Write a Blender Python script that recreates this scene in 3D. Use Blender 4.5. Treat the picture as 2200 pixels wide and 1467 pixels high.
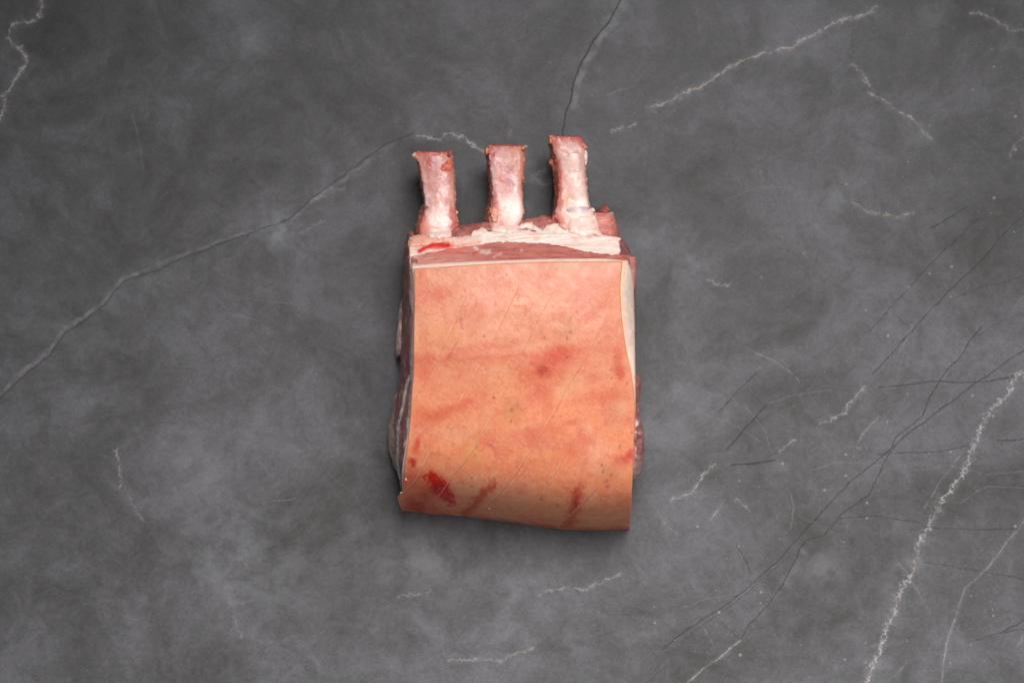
import bpy, math, random
import numpy as np
from mathutils import Vector

# ------------------------------------------------------------------ frame
S = 0.00025            # metres per reference unit on the table top
H = 1.10               # camera height above the stone (m)
CX, CY = 1100.0, 733.5
scene = bpy.context.scene
for o in list(bpy.data.objects):
    bpy.data.objects.remove(o)

cam_d = bpy.data.cameras.new('camera')
cam = bpy.data.objects.new('camera', cam_d)
scene.collection.objects.link(cam)
cam.location = (0, 0, H)
cam.rotation_euler = (0, 0, 0)
cam_d.sensor_width = 36.0
cam_d.lens = 36.0 * H / (2200 * S)
cam_d.clip_start = 0.02
cam_d.clip_end = 20
cam_d.dof.use_dof = True
cam_d.dof.focus_distance = H - 0.055
cam_d.dof.aperture_fstop = 9.0
scene.camera = cam

world = bpy.data.worlds.new('World')
scene.world = world
world.use_nodes = True
world.node_tree.nodes['Background'].inputs[0].default_value = (0.95, 0.97, 1.0, 1)
world.node_tree.nodes['Background'].inputs[1].default_value = 0.12


def area(name, loc, target, size, power, color=(1, 1, 1), spread=180):
    d = bpy.data.lights.new(name, 'AREA')
    d.shape = 'SQUARE'
    d.size = size
    d.energy = power
    d.color = color
    d.spread = math.radians(spread)
    o = bpy.data.objects.new(name, d)
    scene.collection.objects.link(o)
    o.location = loc
    o.rotation_euler = (Vector(target) - Vector(loc)).to_track_quat('-Z', 'Y').to_euler()
    return o


area('softbox_key', (0.20, 0.46, 1.10), (0.05, -0.47, 0.0), 0.62, 4.0, (1.0, 0.975, 0.95), 62)
area('added_fill', (0.50, -0.62, 1.10), (0.0, -0.16, 0.0), 0.7, 1.4, (0.98, 0.98, 1.0), 110)  # unseen fill added to lift the lower skin and stone

scene.render.engine = 'CYCLES'
scene.view_settings.view_transform = 'Standard'
scene.view_settings.look = 'None'
scene.view_settings.gamma = 1
scene.view_settings.exposure = 0.0
scene.view_settings.use_curve_mapping = False

# ------------------------------------------------------------------ helpers


def lin(r, g, b):
    c = np.array([r, g, b], float) / 255.0
    return np.where(c <= 0.04045, c / 12.92, ((c + 0.055) / 1.055) ** 2.4)


def _hash(ix, iy, iz, seed):
    n = (ix.astype(np.int64) * 374761393 + iy.astype(np.int64) * 668265263
         + iz.astype(np.int64) * 2147483647 + seed * 1274126177) & 0xffffffff
    n = ((n ^ (n >> 13)) * 1274126177) & 0xffffffff
    n = ((n ^ (n >> 16)) * 2246822519) & 0xffffffff
    return ((n ^ (n >> 15)) & 0xffffff) / float(0xffffff)


def vnoise(x, y, z, seed=0):
    x, y, z = np.broadcast_arrays(np.asarray(x, float), np.asarray(y, float), np.asarray(z, float))
    ix, iy, iz = np.floor(x), np.floor(y), np.floor(z)
    fx, fy, fz = x - ix, y - iy, z - iz
    ux, uy, uz = [f * f * f * (f * (f * 6 - 15) + 10) for f in (fx, fy, fz)]
    r = 0
    for dz in (0, 1):
        for dy in (0, 1):
            for dx in (0, 1):
                w = (ux if dx else 1 - ux) * (uy if dy else 1 - uy) * (uz if dz else 1 - uz)
                r = r + w * _hash(ix + dx, iy + dy, iz + dz, seed)
    return r * 2 - 1


def fbm(x, y, z=0.0, octv=4, seed=0, gain=0.5):
    a, s, t = 1.0, 0.0, 0.0
    for i in range(octv):
        s = s + a * vnoise(x * 2 ** i + 17.3 * i, y * 2 ** i - 9.1 * i, np.asarray(z) * 2 ** i + 3.7 * i, seed + i * 31)
        t += a
        a *= gain
    return s / t


def sstep(a, b, x):
    t = np.clip((x - a) / (b - a), 0, 1)
    return t * t * (3 - 2 * t)


def W(p):
    """(u, v, z mm) on the reference layout -> world metres."""
    p = np.asarray(p, float)
    z = p[..., 2] * 0.001
    k = (H - z) / H
    return np.stack([(p[..., 0] - CX) * S * k, (CY - p[..., 1]) * S * k, z], -1)


def catmull(pts, n, closed=False):
    pts = np.asarray(pts, float)
    m = len(pts)
    if closed:
        t = np.linspace(0, m, n, endpoint=False)
        i = np.floor(t).astype(int)
        f = (t - i)[:, None]
        p0, p1, p2, p3 = pts[(i - 1) % m], pts[i % m], pts[(i + 1) % m], pts[(i + 2) % m]
    else:
        d = np.r_[0, np.cumsum(np.linalg.norm(np.diff(pts, axis=0), axis=1))]
        s = np.linspace(0, d[-1], n)
        i = np.clip(np.searchsorted(d, s, 'right') - 1, 0, m - 2)
        f = ((s - d[i]) / np.maximum(d[i + 1] - d[i], 1e-9))[:, None]
        p1, p2 = pts[i], pts[i + 1]
        p0 = np.where((i > 0)[:, None], pts[np.maximum(i - 1, 0)], 2 * p1 - p2)
        p3 = np.where((i < m - 2)[:, None], pts[np.minimum(i + 2, m - 1)], 2 * p2 - p1)
        # tame tangents for uneven spacing
        m1, m2 = (p2 - p0) * 0.5, (p3 - p1) * 0.5
        L = np.linalg.norm(p2 - p1, axis=1, keepdims=True)
        for q in (m1, m2):
            n_ = np.linalg.norm(q, axis=1, keepdims=True) + 1e-9
            q *= np.minimum(1, 1.2 * L / n_)
        return (2 * f**3 - 3 * f**2 + 1) * p1 + (f**3 - 2 * f**2 + f) * m1 + (-2 * f**3 + 3 * f**2) * p2 + (f**3 - f**2) * m2
    return 0.5 * ((2 * p1) + (-p0 + p2) * f + (2 * p0 - 5 * p1 + 4 * p2 - p3) * f**2 + (-p0 + 3 * p1 - 3 * p2 + p3) * f**3)


def pline(px, py, pts):
    """distance and signed side to a polyline (layout units)."""
    pts = np.asarray(pts, float)
    best = np.full(px.shape, 1e9)
    sgn = np.zeros(px.shape)
    tt = np.zeros(px.shape)
    L = np.r_[0, np.cumsum(np.linalg.norm(np.diff(pts, axis=0), axis=1))]
    for k in range(len(pts) - 1):
        a, b = pts[k], pts[k + 1]
        d = b - a
        t = np.clip(((px - a[0]) * d[0] + (py - a[1]) * d[1]) / (d @ d), 0, 1)
        qx, qy = px - a[0] - t * d[0], py - a[1] - t * d[1]
        r = np.hypot(qx, qy)
        s = np.sign(d[0] * qy - d[1] * qx)
        m = r < best
        best = np.where(m, r, best)
        sgn = np.where(m, s, sgn)
        tt = np.where(m, (L[k] + t * np.linalg.norm(d)) / L[-1], tt)
    return best, sgn, tt


class Paint:
    """Albedo built from flat colour regions with noisy outlines."""

    def __init__(s, px, py, z, base, seed=0, warp=5.0, wscale=14.0):
        s.px, s.py, s.z, s.seed = px, py, z, seed
        s.wx = px + warp * fbm(px / wscale, py / wscale, z / 4, 4, seed + 5)
        s.wy = py + warp * fbm(px / wscale, py / wscale, z / 4, 4, seed + 9)
        s.c = np.empty(px.shape + (3,))
        s.c[:] = lin(*base)

    def mix(s, rgb, m):
        m = np.clip(m, 0, 1)[..., None]
        s.c = s.c * (1 - m) + lin(*rgb) * m

    def el(s, rgb, cx, cy, rx, ry, a=1.0, soft=0.5, ang=0.0):
        t = math.radians(ang)
        dx, dy = s.wx - cx, s.wy - cy
        u = (dx * math.cos(t) + dy * math.sin(t)) / rx
        v = (-dx * math.sin(t) + dy * math.cos(t)) / ry
        s.mix(rgb, a * (1 - sstep(1 - soft, 1 + soft * 0.4, np.hypot(u, v))))

    def ln(s, rgb, pts, w, a=1.0, soft=0.6):
        d, _, _ = pline(s.wx, s.wy, pts)
        s.mix(rgb, a * (1 - sstep(w * (1 - soft), w * (1 + soft), d)))

    def noise(s, rgb, scale, lo, hi, a=1.0, seed=0, sy=None):
        n = fbm(s.px / scale, s.py / (sy or scale), s.z / (scale * 0.25), 4, s.seed + seed)
        s.mix(rgb, a * sstep(lo, hi, n))


MATS = {}


def new_mat(name):
    m = bpy.data.materials.new(name)
    m.use_nodes = True
    nt = m.node_tree
    return m, nt, nt.nodes['Principled BSDF']


def flesh(name, rough=0.42, sss=0.25, radius=(0.0028, 0.0011, 0.0007), mott=0.25, mscale=900, bump=0.3, bscale=700,
          fibre=None, spec=0.5, rvar=0.15):
    m, nt, b = new_mat(name)
    N, L = nt.nodes, nt.links
    at = N.new('ShaderNodeAttribute')
    at.attribute_name = 'Col'
    tc = N.new('ShaderNodeTexCoord')
    vec = tc.outputs['Object']
    if fibre:
        mp = N.new('ShaderNodeMapping')
        mp.inputs['Scale'].default_value = fibre
        L.new(vec, mp.inputs['Vector'])
        fv = mp.outputs['Vector']
    else:
        fv = vec
    n1 = N.new('ShaderNodeTexNoise')
    n1.inputs['Scale'].default_value = mscale
    n1.inputs['Detail'].default_value = 6
    n1.inputs['Roughness'].default_value = 0.6
    L.new(fv, n1.inputs['Vector'])
    r1 = N.new('ShaderNodeMapRange')
    r1.inputs['From Min'].default_value = 0.3
    r1.inputs['From Max'].default_value = 0.7
    r1.inputs['To Min'].default_value = 1 - mott
    r1.inputs['To Max'].default_value = 1 + mott * 0.6
    L.new(n1.outputs['Fac'], r1.inputs['Value'])
    mm = N.new('ShaderNodeMix')
    mm.data_type = 'RGBA'
    mm.blend_type = 'MULTIPLY'
    mm.inputs[0].default_value = 1
    L.new(at.outputs['Color'], mm.inputs[6])
    L.new(r1.outputs[0], mm.inputs[7])
    L.new(mm.outputs[2], b.inputs['Base Color'])
    n2 = N.new('ShaderNodeTexNoise')
    n2.inputs['Scale'].default_value = bscale
    n2.inputs['Detail'].default_value = 5
    n2.inputs['Roughness'].default_value = 0.6
    L.new(fv, n2.inputs['Vector'])
    bp = N.new('ShaderNodeBump')
    bp.inputs['Strength'].default_value = bump
    bp.inputs['Distance'].default_value = 0.0008
    L.new(n2.outputs['Fac'], bp.inputs['Height'])
    L.new(bp.outputs[0], b.inputs['Normal'])
    n3 = N.new('ShaderNodeTexNoise')
    n3.inputs['Scale'].default_value = 160
    n3.inputs['Detail'].default_value = 3
    L.new(vec, n3.inputs['Vector'])
    r3 = N.new('ShaderNodeMapRange')
    r3.inputs['From Min'].default_value = 0.3
    r3.inputs['From Max'].default_value = 0.7
    r3.inputs['To Min'].default_value = rough - rvar
    r3.inputs['To Max'].default_value = rough + rvar
    L.new(n3.outputs['Fac'], r3.inputs['Value'])
    L.new(r3.outputs[0], b.inputs['Roughness'])
    b.inputs['Specular IOR Level'].default_value = spec
    b.inputs['Subsurface Weight'].default_value = sss
    b.inputs['Subsurface Radius'].default_value = (1, 0.4, 0.25)
    b.inputs['Subsurface Scale'].default_value = radius[0]
    MATS[name] = m
    return m


def link_mesh(name, verts, faces_q, faces_t, col, mat, parent, smooth=True):
    me = bpy.data.meshes.new(name)
    verts = np.asarray(verts, np.float32)
    fq = np.asarray(faces_q, np.int32).reshape(-1, 4)
    ft = np.asarray(faces_t, np.int32).reshape(-1, 3)
    me.vertices.add(len(verts))
    me.vertices.foreach_set('co', verts.ravel())
    me.loops.add(fq.size + ft.size)
    me.loops.foreach_set('vertex_index', np.r_[fq.ravel(), ft.ravel()])
    me.polygons.add(len(fq) + len(ft))
    st = np.r_[np.arange(len(fq)) * 4, fq.size + np.arange(len(ft)) * 3].astype(np.int32)
    me.polygons.foreach_set('loop_start', st)
    me.polygons.foreach_set('use_smooth', np.ones(len(st), bool) if smooth else np.zeros(len(st), bool))
    me.update(calc_edges=True)
    me.validate()
    if col is not None:
        ca = me.color_attributes.new('Col', 'FLOAT_COLOR', 'POINT')
        c4 = np.ones((len(verts), 4), np.float32)
        c4[:, :3] = np.clip(col, 0, 1)
        ca.data.foreach_set('color', c4.ravel())
    me.materials.append(mat)
    o = bpy.data.objects.new(name, me)
    scene.collection.objects.link(o)
    if parent is not None:
        o.parent = parent
    return o


def grid_faces(nv, nu, off=0, wrap=False, flip=False):
    j = np.arange(nv - 1)[:, None]
    i = np.arange(nu if wrap else nu - 1)[None, :]
    i2 = (i + 1) % nu
    a, b, c, d = j * nu + i, j * nu + i2, (j + 1) * nu + i2, (j + 1) * nu + i
    f = np.stack([a, d, c, b] if not flip else [a, b, c, d], -1).reshape(-1, 4) + off
    return f


def coons(top, bot, left, right, nu, nv, vs=None):
    T, B = catmull(top, nu), catmull(bot, nu)
    Lf, R = catmull(left, 4 * nv), catmull(right, 4 * nv)
    v = np.linspace(0, 1, nv) if vs is None else vs
    si = np.linspace(0, 1, 4 * nv)
    Lf = np.stack([np.interp(v, si, Lf[:, k]) for k in (0, 1)], 1)
    R = np.stack([np.interp(v, si, R[:, k]) for k in (0, 1)], 1)
    u = np.linspace(0, 1, nu)[None, :, None]
    v = v[:, None, None]
    P = (1 - v) * T[None] + v * B[None] + (1 - u) * Lf[:, None] + u * R[:, None] \
        - ((1 - u) * (1 - v) * T[0] + u * (1 - v) * T[-1] + (1 - u) * v * B[0] + u * v * B[-1])
    return P, u[..., 0] + 0 * v[..., 0], v[..., 0] + 0 * u[..., 0]


def slab(name, P, zt, thick, rnd, colf, mat, parent, bulge=1.5, inset=0.0):
    """Closed pad: top sheet P (nv,nu,2) at heights zt, rounded rim, flat underside."""
    nv, nu = zt.shape
    # distance to rim in layout units
    def cum(a, ax):
        d = np.linalg.norm(np.diff(a, axis=ax), axis=-1)
        c = np.concatenate([np.zeros_like(np.take(d, [0], ax)), np.cumsum(d, ax)], ax)
        return np.minimum(c, np.take(c, [-1], ax) - c)
    e = np.minimum(cum(P, 0), cum(P, 1)) * S * 1000  # mm
    t = np.clip(1 - e / rnd, 0, 1)
    drop = rnd * (1 - np.sqrt(np.clip(1 - t * t, 0, 1)))
    top = np.concatenate([P, (zt - drop)[..., None]], -1)
    th = np.broadcast_to(np.asarray(thick, float), zt.shape)
    cen = P.mean((0, 1))
    Pb = P + (cen - P) * inset
    bot = np.concatenate([Pb, (zt - np.maximum(th - drop * 0.5, rnd * 0.3))[..., None]], -1)
    n = nv * nu
    A = np.concatenate([top.reshape(-1, 3), bot.reshape(-1, 3)])
    ring = np.r_[np.arange(nu), nu * np.arange(1, nv) + nu - 1, (nv - 1) * nu + np.arange(nu - 2, -1, -1), nu * np.arange(nv - 2, 0, -1)]
    # skirt
    K = 6
    rows = [ring]
    base = len(A)
    ta, ba = A[ring], A[ring + n]
    dirv = (ta[:, :2] - cen)
    dirv /= np.linalg.norm(dirv, axis=1, keepdims=True) + 1e-6
    extra = []
    for k in range(1, K):
        f = k / K
        q = ta * (1 - f) + ba * f
        q[:, :2] += dirv * (math.sin(math.pi * f) * bulge)
        extra.append(q)
        rows.append(base + (k - 1) * len(ring) + np.arange(len(ring)))
    rows.append(ring + n)
    A = np.concatenate([A] + extra)
    F = [grid_faces(nv, nu), grid_faces(nv, nu, n, flip=True)]
    for k in range(K):
        a, b = rows[k], rows[k + 1]
        F.append(np.stack([a, np.roll(a, -1), np.roll(b, -1), b], -1))
    side = np.zeros(len(A))
    side[n:] = 1
    vis = np.r_[np.arange(n), np.arange(2 * n, len(A))]
    cv = colf(A[vis, 0], A[vis, 1], A[vis, 2], side[vis])
    col = np.concatenate([cv[:n], cv[:n], cv[n:]])
    return link_mesh(name, W(A), np.concatenate(F), [], col, mat, parent)


def loft(name, levels, n, m, colf, mat, parent, amp=0.0, ascale=20.0, seed=0, cap=4, fine=0.0, fscale=5.0, dispf=None, zlim=None):
    """Closed skin through rings of (u, v, z mm) knots."""
    R = np.stack([catmull(l, n, True) for l in levels])          # (L,n,3)
    Lc = len(levels)
    cen = R.mean(1)
    d = np.r_[0, np.cumsum(np.linalg.norm((np.diff(cen, axis=0)) * [1, 1, 4], axis=1) + 1e-3)]
    s = np.linspace(0, d[-1], m)
    i = np.clip(np.searchsorted(d, s, 'right') - 1, 0, Lc - 2)
    f = ((s - d[i]) / (d[i + 1] - d[i]))[:, None, None]
    p1, p2 = R[i], R[i + 1]
    g = ((d[i + 1] - d[i]))[:, None, None]
    im, ip = np.maximum(i - 1, 0), np.minimum(i + 2, Lc - 1)
    m1 = (p2 - R[im]) / (d[i + 1] - d[im])[:, None, None] * g
    m2 = (R[ip] - p1) / (d[ip] - d[i])[:, None, None] * g
    A = (2 * f**3 - 3 * f**2 + 1) * p1 + (f**3 - 2 * f**2 + f) * m1 + (-2 * f**3 + 3 * f**2) * p2 + (f**3 - f**2) * m2
    # caps as shrinking rings
    def capr(ring):
        c = ring.mean(0)
        return [c + (ring - c) * q for q in np.linspace(1, 0, cap + 2)[1:-1]] + [c + (ring - c) * 0.01]
    allr = [*reversed(capr(A[0])), *A, *capr(A[-1])]
    A = np.stack(allr)
    M = len(A)
    # normals for displacement (in mm space)
    Q = A * np.array([S * 1000, -S * 1000, 1.0])
    du = np.roll(Q, -1, 1) - np.roll(Q, 1, 1)
    dv = np.gradient(Q, axis=0)
    nn = np.cross(du, dv)
    nn /= np.linalg.norm(nn, axis=-1, keepdims=True) + 1e-9
    c = Q.mean((0, 1))
    if np.mean(np.sum(nn * (Q - c), -1)) < 0:
        nn = -nn
        flip = True
    else:
        flip = False
    disp = amp * fbm(A[..., 0] / ascale, A[..., 1] / ascale, A[..., 2] / (ascale * 0.25), 4, seed)
    if fine:
        disp = disp + fine * fbm(A[..., 0] / fscale, A[..., 1] / fscale, A[..., 2] / (fscale * 0.25), 3, seed + 77)
    if dispf is not None:
        disp = disp + dispf(A[..., 0], A[..., 1], A[..., 2])
    Q = Q + nn * disp[..., None]
    A2 = Q / np.array([S * 1000, -S * 1000, 1.0])
    if zlim is not None:
        A2[..., 2] = np.minimum(A2[..., 2], zlim(A2[..., 0], A2[..., 1]))
    A2[..., 2] = np.maximum(A2[..., 2], 0.25)
    V = A2.reshape(-1, 3)
    Fq = grid_faces(M, n, wrap=True, flip=not flip)
    ce = []
    tri = []
    nb = len(V)
    c0, c1 = A2[0].mean(0), A2[-1].mean(0)
    V = np.concatenate([V, [c0, c1]])
    ii = np.arange(n)
    j = (ii + 1) % n
    t0 = np.stack([np.full(n, nb), ii, j], -1)
    t1 = np.stack([np.full(n, nb + 1), (M - 1) * n + j, (M - 1) * n + ii], -1)
    q0 = Fq[0]
    # orient caps consistently with the side quads
    if (q0[0], q0[1]) == (0, 1) or (q0[3], q0[0]) == (0, 1):
        t0, t1 = t0[:, ::-1], t1[:, ::-1]
    col = colf(V[:, 0], V[:, 1], V[:, 2], np.r_[A[..., 2].ravel(), c0[2], c1[2]])
    return link_mesh(name, W(V), Fq, np.concatenate([t0, t1]), col, mat, parent)


def blob(name, cx, cy, z, rx, ry, rz, ang, rgb, mat, parent, seed=0, amp=0.25, n=28, m=18, rgb2=None):
    """Irregular lump; rx, ry in layout units, z and rz in mm."""
    th = np.linspace(0, math.pi, m)
    ph = np.linspace(0, 2 * math.pi, n, endpoint=False)
    T, P_ = np.meshgrid(th, ph, indexing='ij')
    d = np.stack([np.sin(T) * np.cos(P_), np.sin(T) * np.sin(P_), np.cos(T)], -1)
    r = 1 + amp * fbm(d[..., 0] * 1.6 + seed, d[..., 1] * 1.6, d[..., 2] * 1.6, 4, seed) \
        + amp * 0.3 * fbm(d[..., 0] * 6, d[..., 1] * 6 + seed, d[..., 2] * 6, 2, seed + 4)
    d = d * r[..., None]
    a = math.radians(ang)
    x, y = d[..., 0] * rx, d[..., 1] * ry
    A = np.stack([cx + x * math.cos(a) - y * math.sin(a), cy + x * math.sin(a) + y * math.cos(a), np.maximum(z + d[..., 2] * rz, 0.2)], -1)
    V = A.reshape(-1, 3)
    col = np.empty(V.shape)
    col[:] = lin(*rgb)
    if rgb2 is not None:
        mk = sstep(-0.15, 0.3, fbm(V[:, 0] / 9, V[:, 1] / 9, V[:, 2] / 2.5, 3, seed + 2))[:, None]
        col = col * (1 - mk) + lin(*rgb2) * mk
    return link_mesh(name, W(V), grid_faces(m, n, wrap=True, flip=True), [], col, mat, parent)


# ------------------------------------------------------------------ stone table top
def stone_material(x0, x1, y0, y1):
    m, nt, b = new_mat('dark_veined_stone')
    N, L = nt.nodes, nt.links

    def math_(op, a, c=None, clamp=False):
        n = N.new('ShaderNodeMath')
        n.operation = op
        n.use_clamp = clamp
        for k, v in enumerate((a, c)):
            if v is None:
                continue
            if isinstance(v, (int, float)):
                n.inputs[k].default_value = v
            else:
                L.new(v, n.inputs[k])
        return n.outputs[0]

    def vmath(op, a, c):
        n = N.new('ShaderNodeVectorMath')
        n.operation = op
        for k, v in enumerate((a, c)):
            if isinstance(v, tuple):
                n.inputs[k].default_value = v
            else:
                L.new(v, n.inputs[k])
        return n

    def rng(v, a, c, lo=0.0, hi=1.0, smooth=True):
        n = N.new('ShaderNodeMapRange')
        n.interpolation_type = 'SMOOTHSTEP' if smooth else 'LINEAR'
        for k, q in zip(('From Min', 'From Max', 'To Min', 'To Max'), (a, c, lo, hi)):
            n.inputs[k].default_value = q
        L.new(v, n.inputs['Value'])
        return n.outputs[0]

    def noise(vec, scale, detail=4, rough=0.55, dist=0.0, col=False):
        n = N.new('ShaderNodeTexNoise')
        n.inputs['Scale'].default_value = scale
        n.inputs['Detail'].default_value = detail
        n.inputs['Roughness'].default_value = rough
        n.inputs['Distortion'].default_value = dist
        L.new(vec, n.inputs['Vector'])
        return n.outputs['Color' if col else 'Fac']

    tc = N.new('ShaderNodeTexCoord')
    # table coordinates in units of 0.25 mm
    pc = vmath('MULTIPLY_ADD', tc.outputs['Object'], (1 / S, -1 / S, 0.0))
    pc.inputs[2].default_value = (CX, CY, 0)
    pos = pc.outputs[0]

    def jit(scale, amp, detail=3):
        c = noise(pos, scale, detail, 0.65, col=True)
        s = vmath('SUBTRACT', c, (0.5, 0.5, 0.5))
        s2 = vmath('MULTIPLY', s.outputs[0], (amp, amp, 0))
        return vmath('ADD', pos, s2.outputs[0]).outputs[0]

    pos_j = jit(0.085, 27, 4)        # jagged white veins
    pos_z = jit(0.11, 44, 3)       # strong zigzag
    pos_s = jit(0.02, 14, 4)       # gentle wander

    def vein(pts, width, strength, P, soft=1.7, acc=None, halo=0):
        pts = np.asarray(pts, float)
        # keep only what lies on this piece of the surface
        if pts[:, 0].max() < x0 - 40 or pts[:, 0].min() > x1 + 40 or pts[:, 1].max() < y0 - 40 or pts[:, 1].min() > y1 + 40:
            return acc
        # split where the path turns too far from its chord
        d = pts[-1] - pts[0]
        Lc = np.linalg.norm(d)
        d = d / Lc
        nrm = np.array([-d[1], d[0]])
        u = (pts - pts[0]) @ d
        v = (pts - pts[0]) @ nrm
        seg = np.diff(u)
        slope = np.abs(np.diff(v)) / np.maximum(seg, 1e-6)
        if len(pts) > 2 and (np.any(seg <= 0) or np.any(slope > 1.3)):
            k = 1 + int(np.argmax(np.abs(v[1:-1])))
            acc = vein(pts[:k + 1], width, strength, P, soft, acc, halo)
            return vein(pts[k:], width, strength, P, soft, acc, halo)
        vm = max(np.abs(v).max(), 1.0) * 1.05
        un = N.new('ShaderNodeVectorMath')
        un.operation = 'DOT_PRODUCT'
        L.new(P, un.inputs[0])
        un.inputs[1].default_value = (d[0] / Lc, d[1] / Lc, 0)
        uu = math_('SUBTRACT', un.outputs['Value'], float(pts[0] @ d / Lc))
        vn = N.new('ShaderNodeVectorMath')
        vn.operation = 'DOT_PRODUCT'
        L.new(P, vn.inputs[0])
        vn.inputs[1].default_value = (nrm[0] / (2 * vm), nrm[1] / (2 * vm), 0)
        vv = math_('SUBTRACT', vn.outputs['Value'], float(pts[0] @ nrm / (2 * vm) - 0.5))
        fc = N.new('ShaderNodeFloatCurve')
        cv = fc.mapping.curves[0]
        xs, ys = u / Lc, v / (2 * vm) + 0.5
        while len(cv.points) < len(pts):
            cv.points.new(0.5, 0.5)
        for k, (x, y) in enumerate(zip(xs, ys)):
            cv.points[k].location = (x, y)
            cv.points[k].handle_type = 'VECTOR'
        fc.mapping.extend = 'HORIZONTAL'
        fc.mapping.update()
        L.new(uu, fc.inputs['Value'])
        dd = math_('ABSOLUTE', math_('SUBTRACT', vv, fc.outputs[0]))
        dd = math_('MULTIPLY', dd, wid)
        msk = rng(dd, width * 0.15 / (2 * vm), width * soft / (2 * vm), strength, 0.0)
        if halo:
            msk = math_('ADD', msk, rng(dd, 0.0, width * halo / (2 * vm), strength * 0.22, 0.0))
        # fade at both ends
        ef = math_('ABSOLUTE', math_('SUBTRACT', uu, 0.5))
        msk = math_('MULTIPLY', msk, rng(ef, 0.5 - min(0.08, 6 / Lc), 0.5 + min(0.02, 3 / Lc), 1.0, 0.0))
        return msk if acc is None else math_('MAXIMUM', acc, msk)

    def spot(c, r, strength, P, acc):
        if c[0] + r + 50 < x0 or c[0] - r - 50 > x1 or c[1] + r + 50 < y0 or c[1] - r - 50 > y1:
            return acc
        dn = vmath('DISTANCE', P, (c[0], c[1], 0))
        k = rng(dn.outputs['Value'], 0.0, r, strength, 0.0)
        return k if acc is None else math_('MAXIMUM', acc, k)

    J, Z, G = pos_j, pos_z, pos_s
    wid = rng(noise(pos, 0.045, 4, 0.65), 0.34, 0.66, 2.1, 0.75, False)
    white = None
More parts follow.
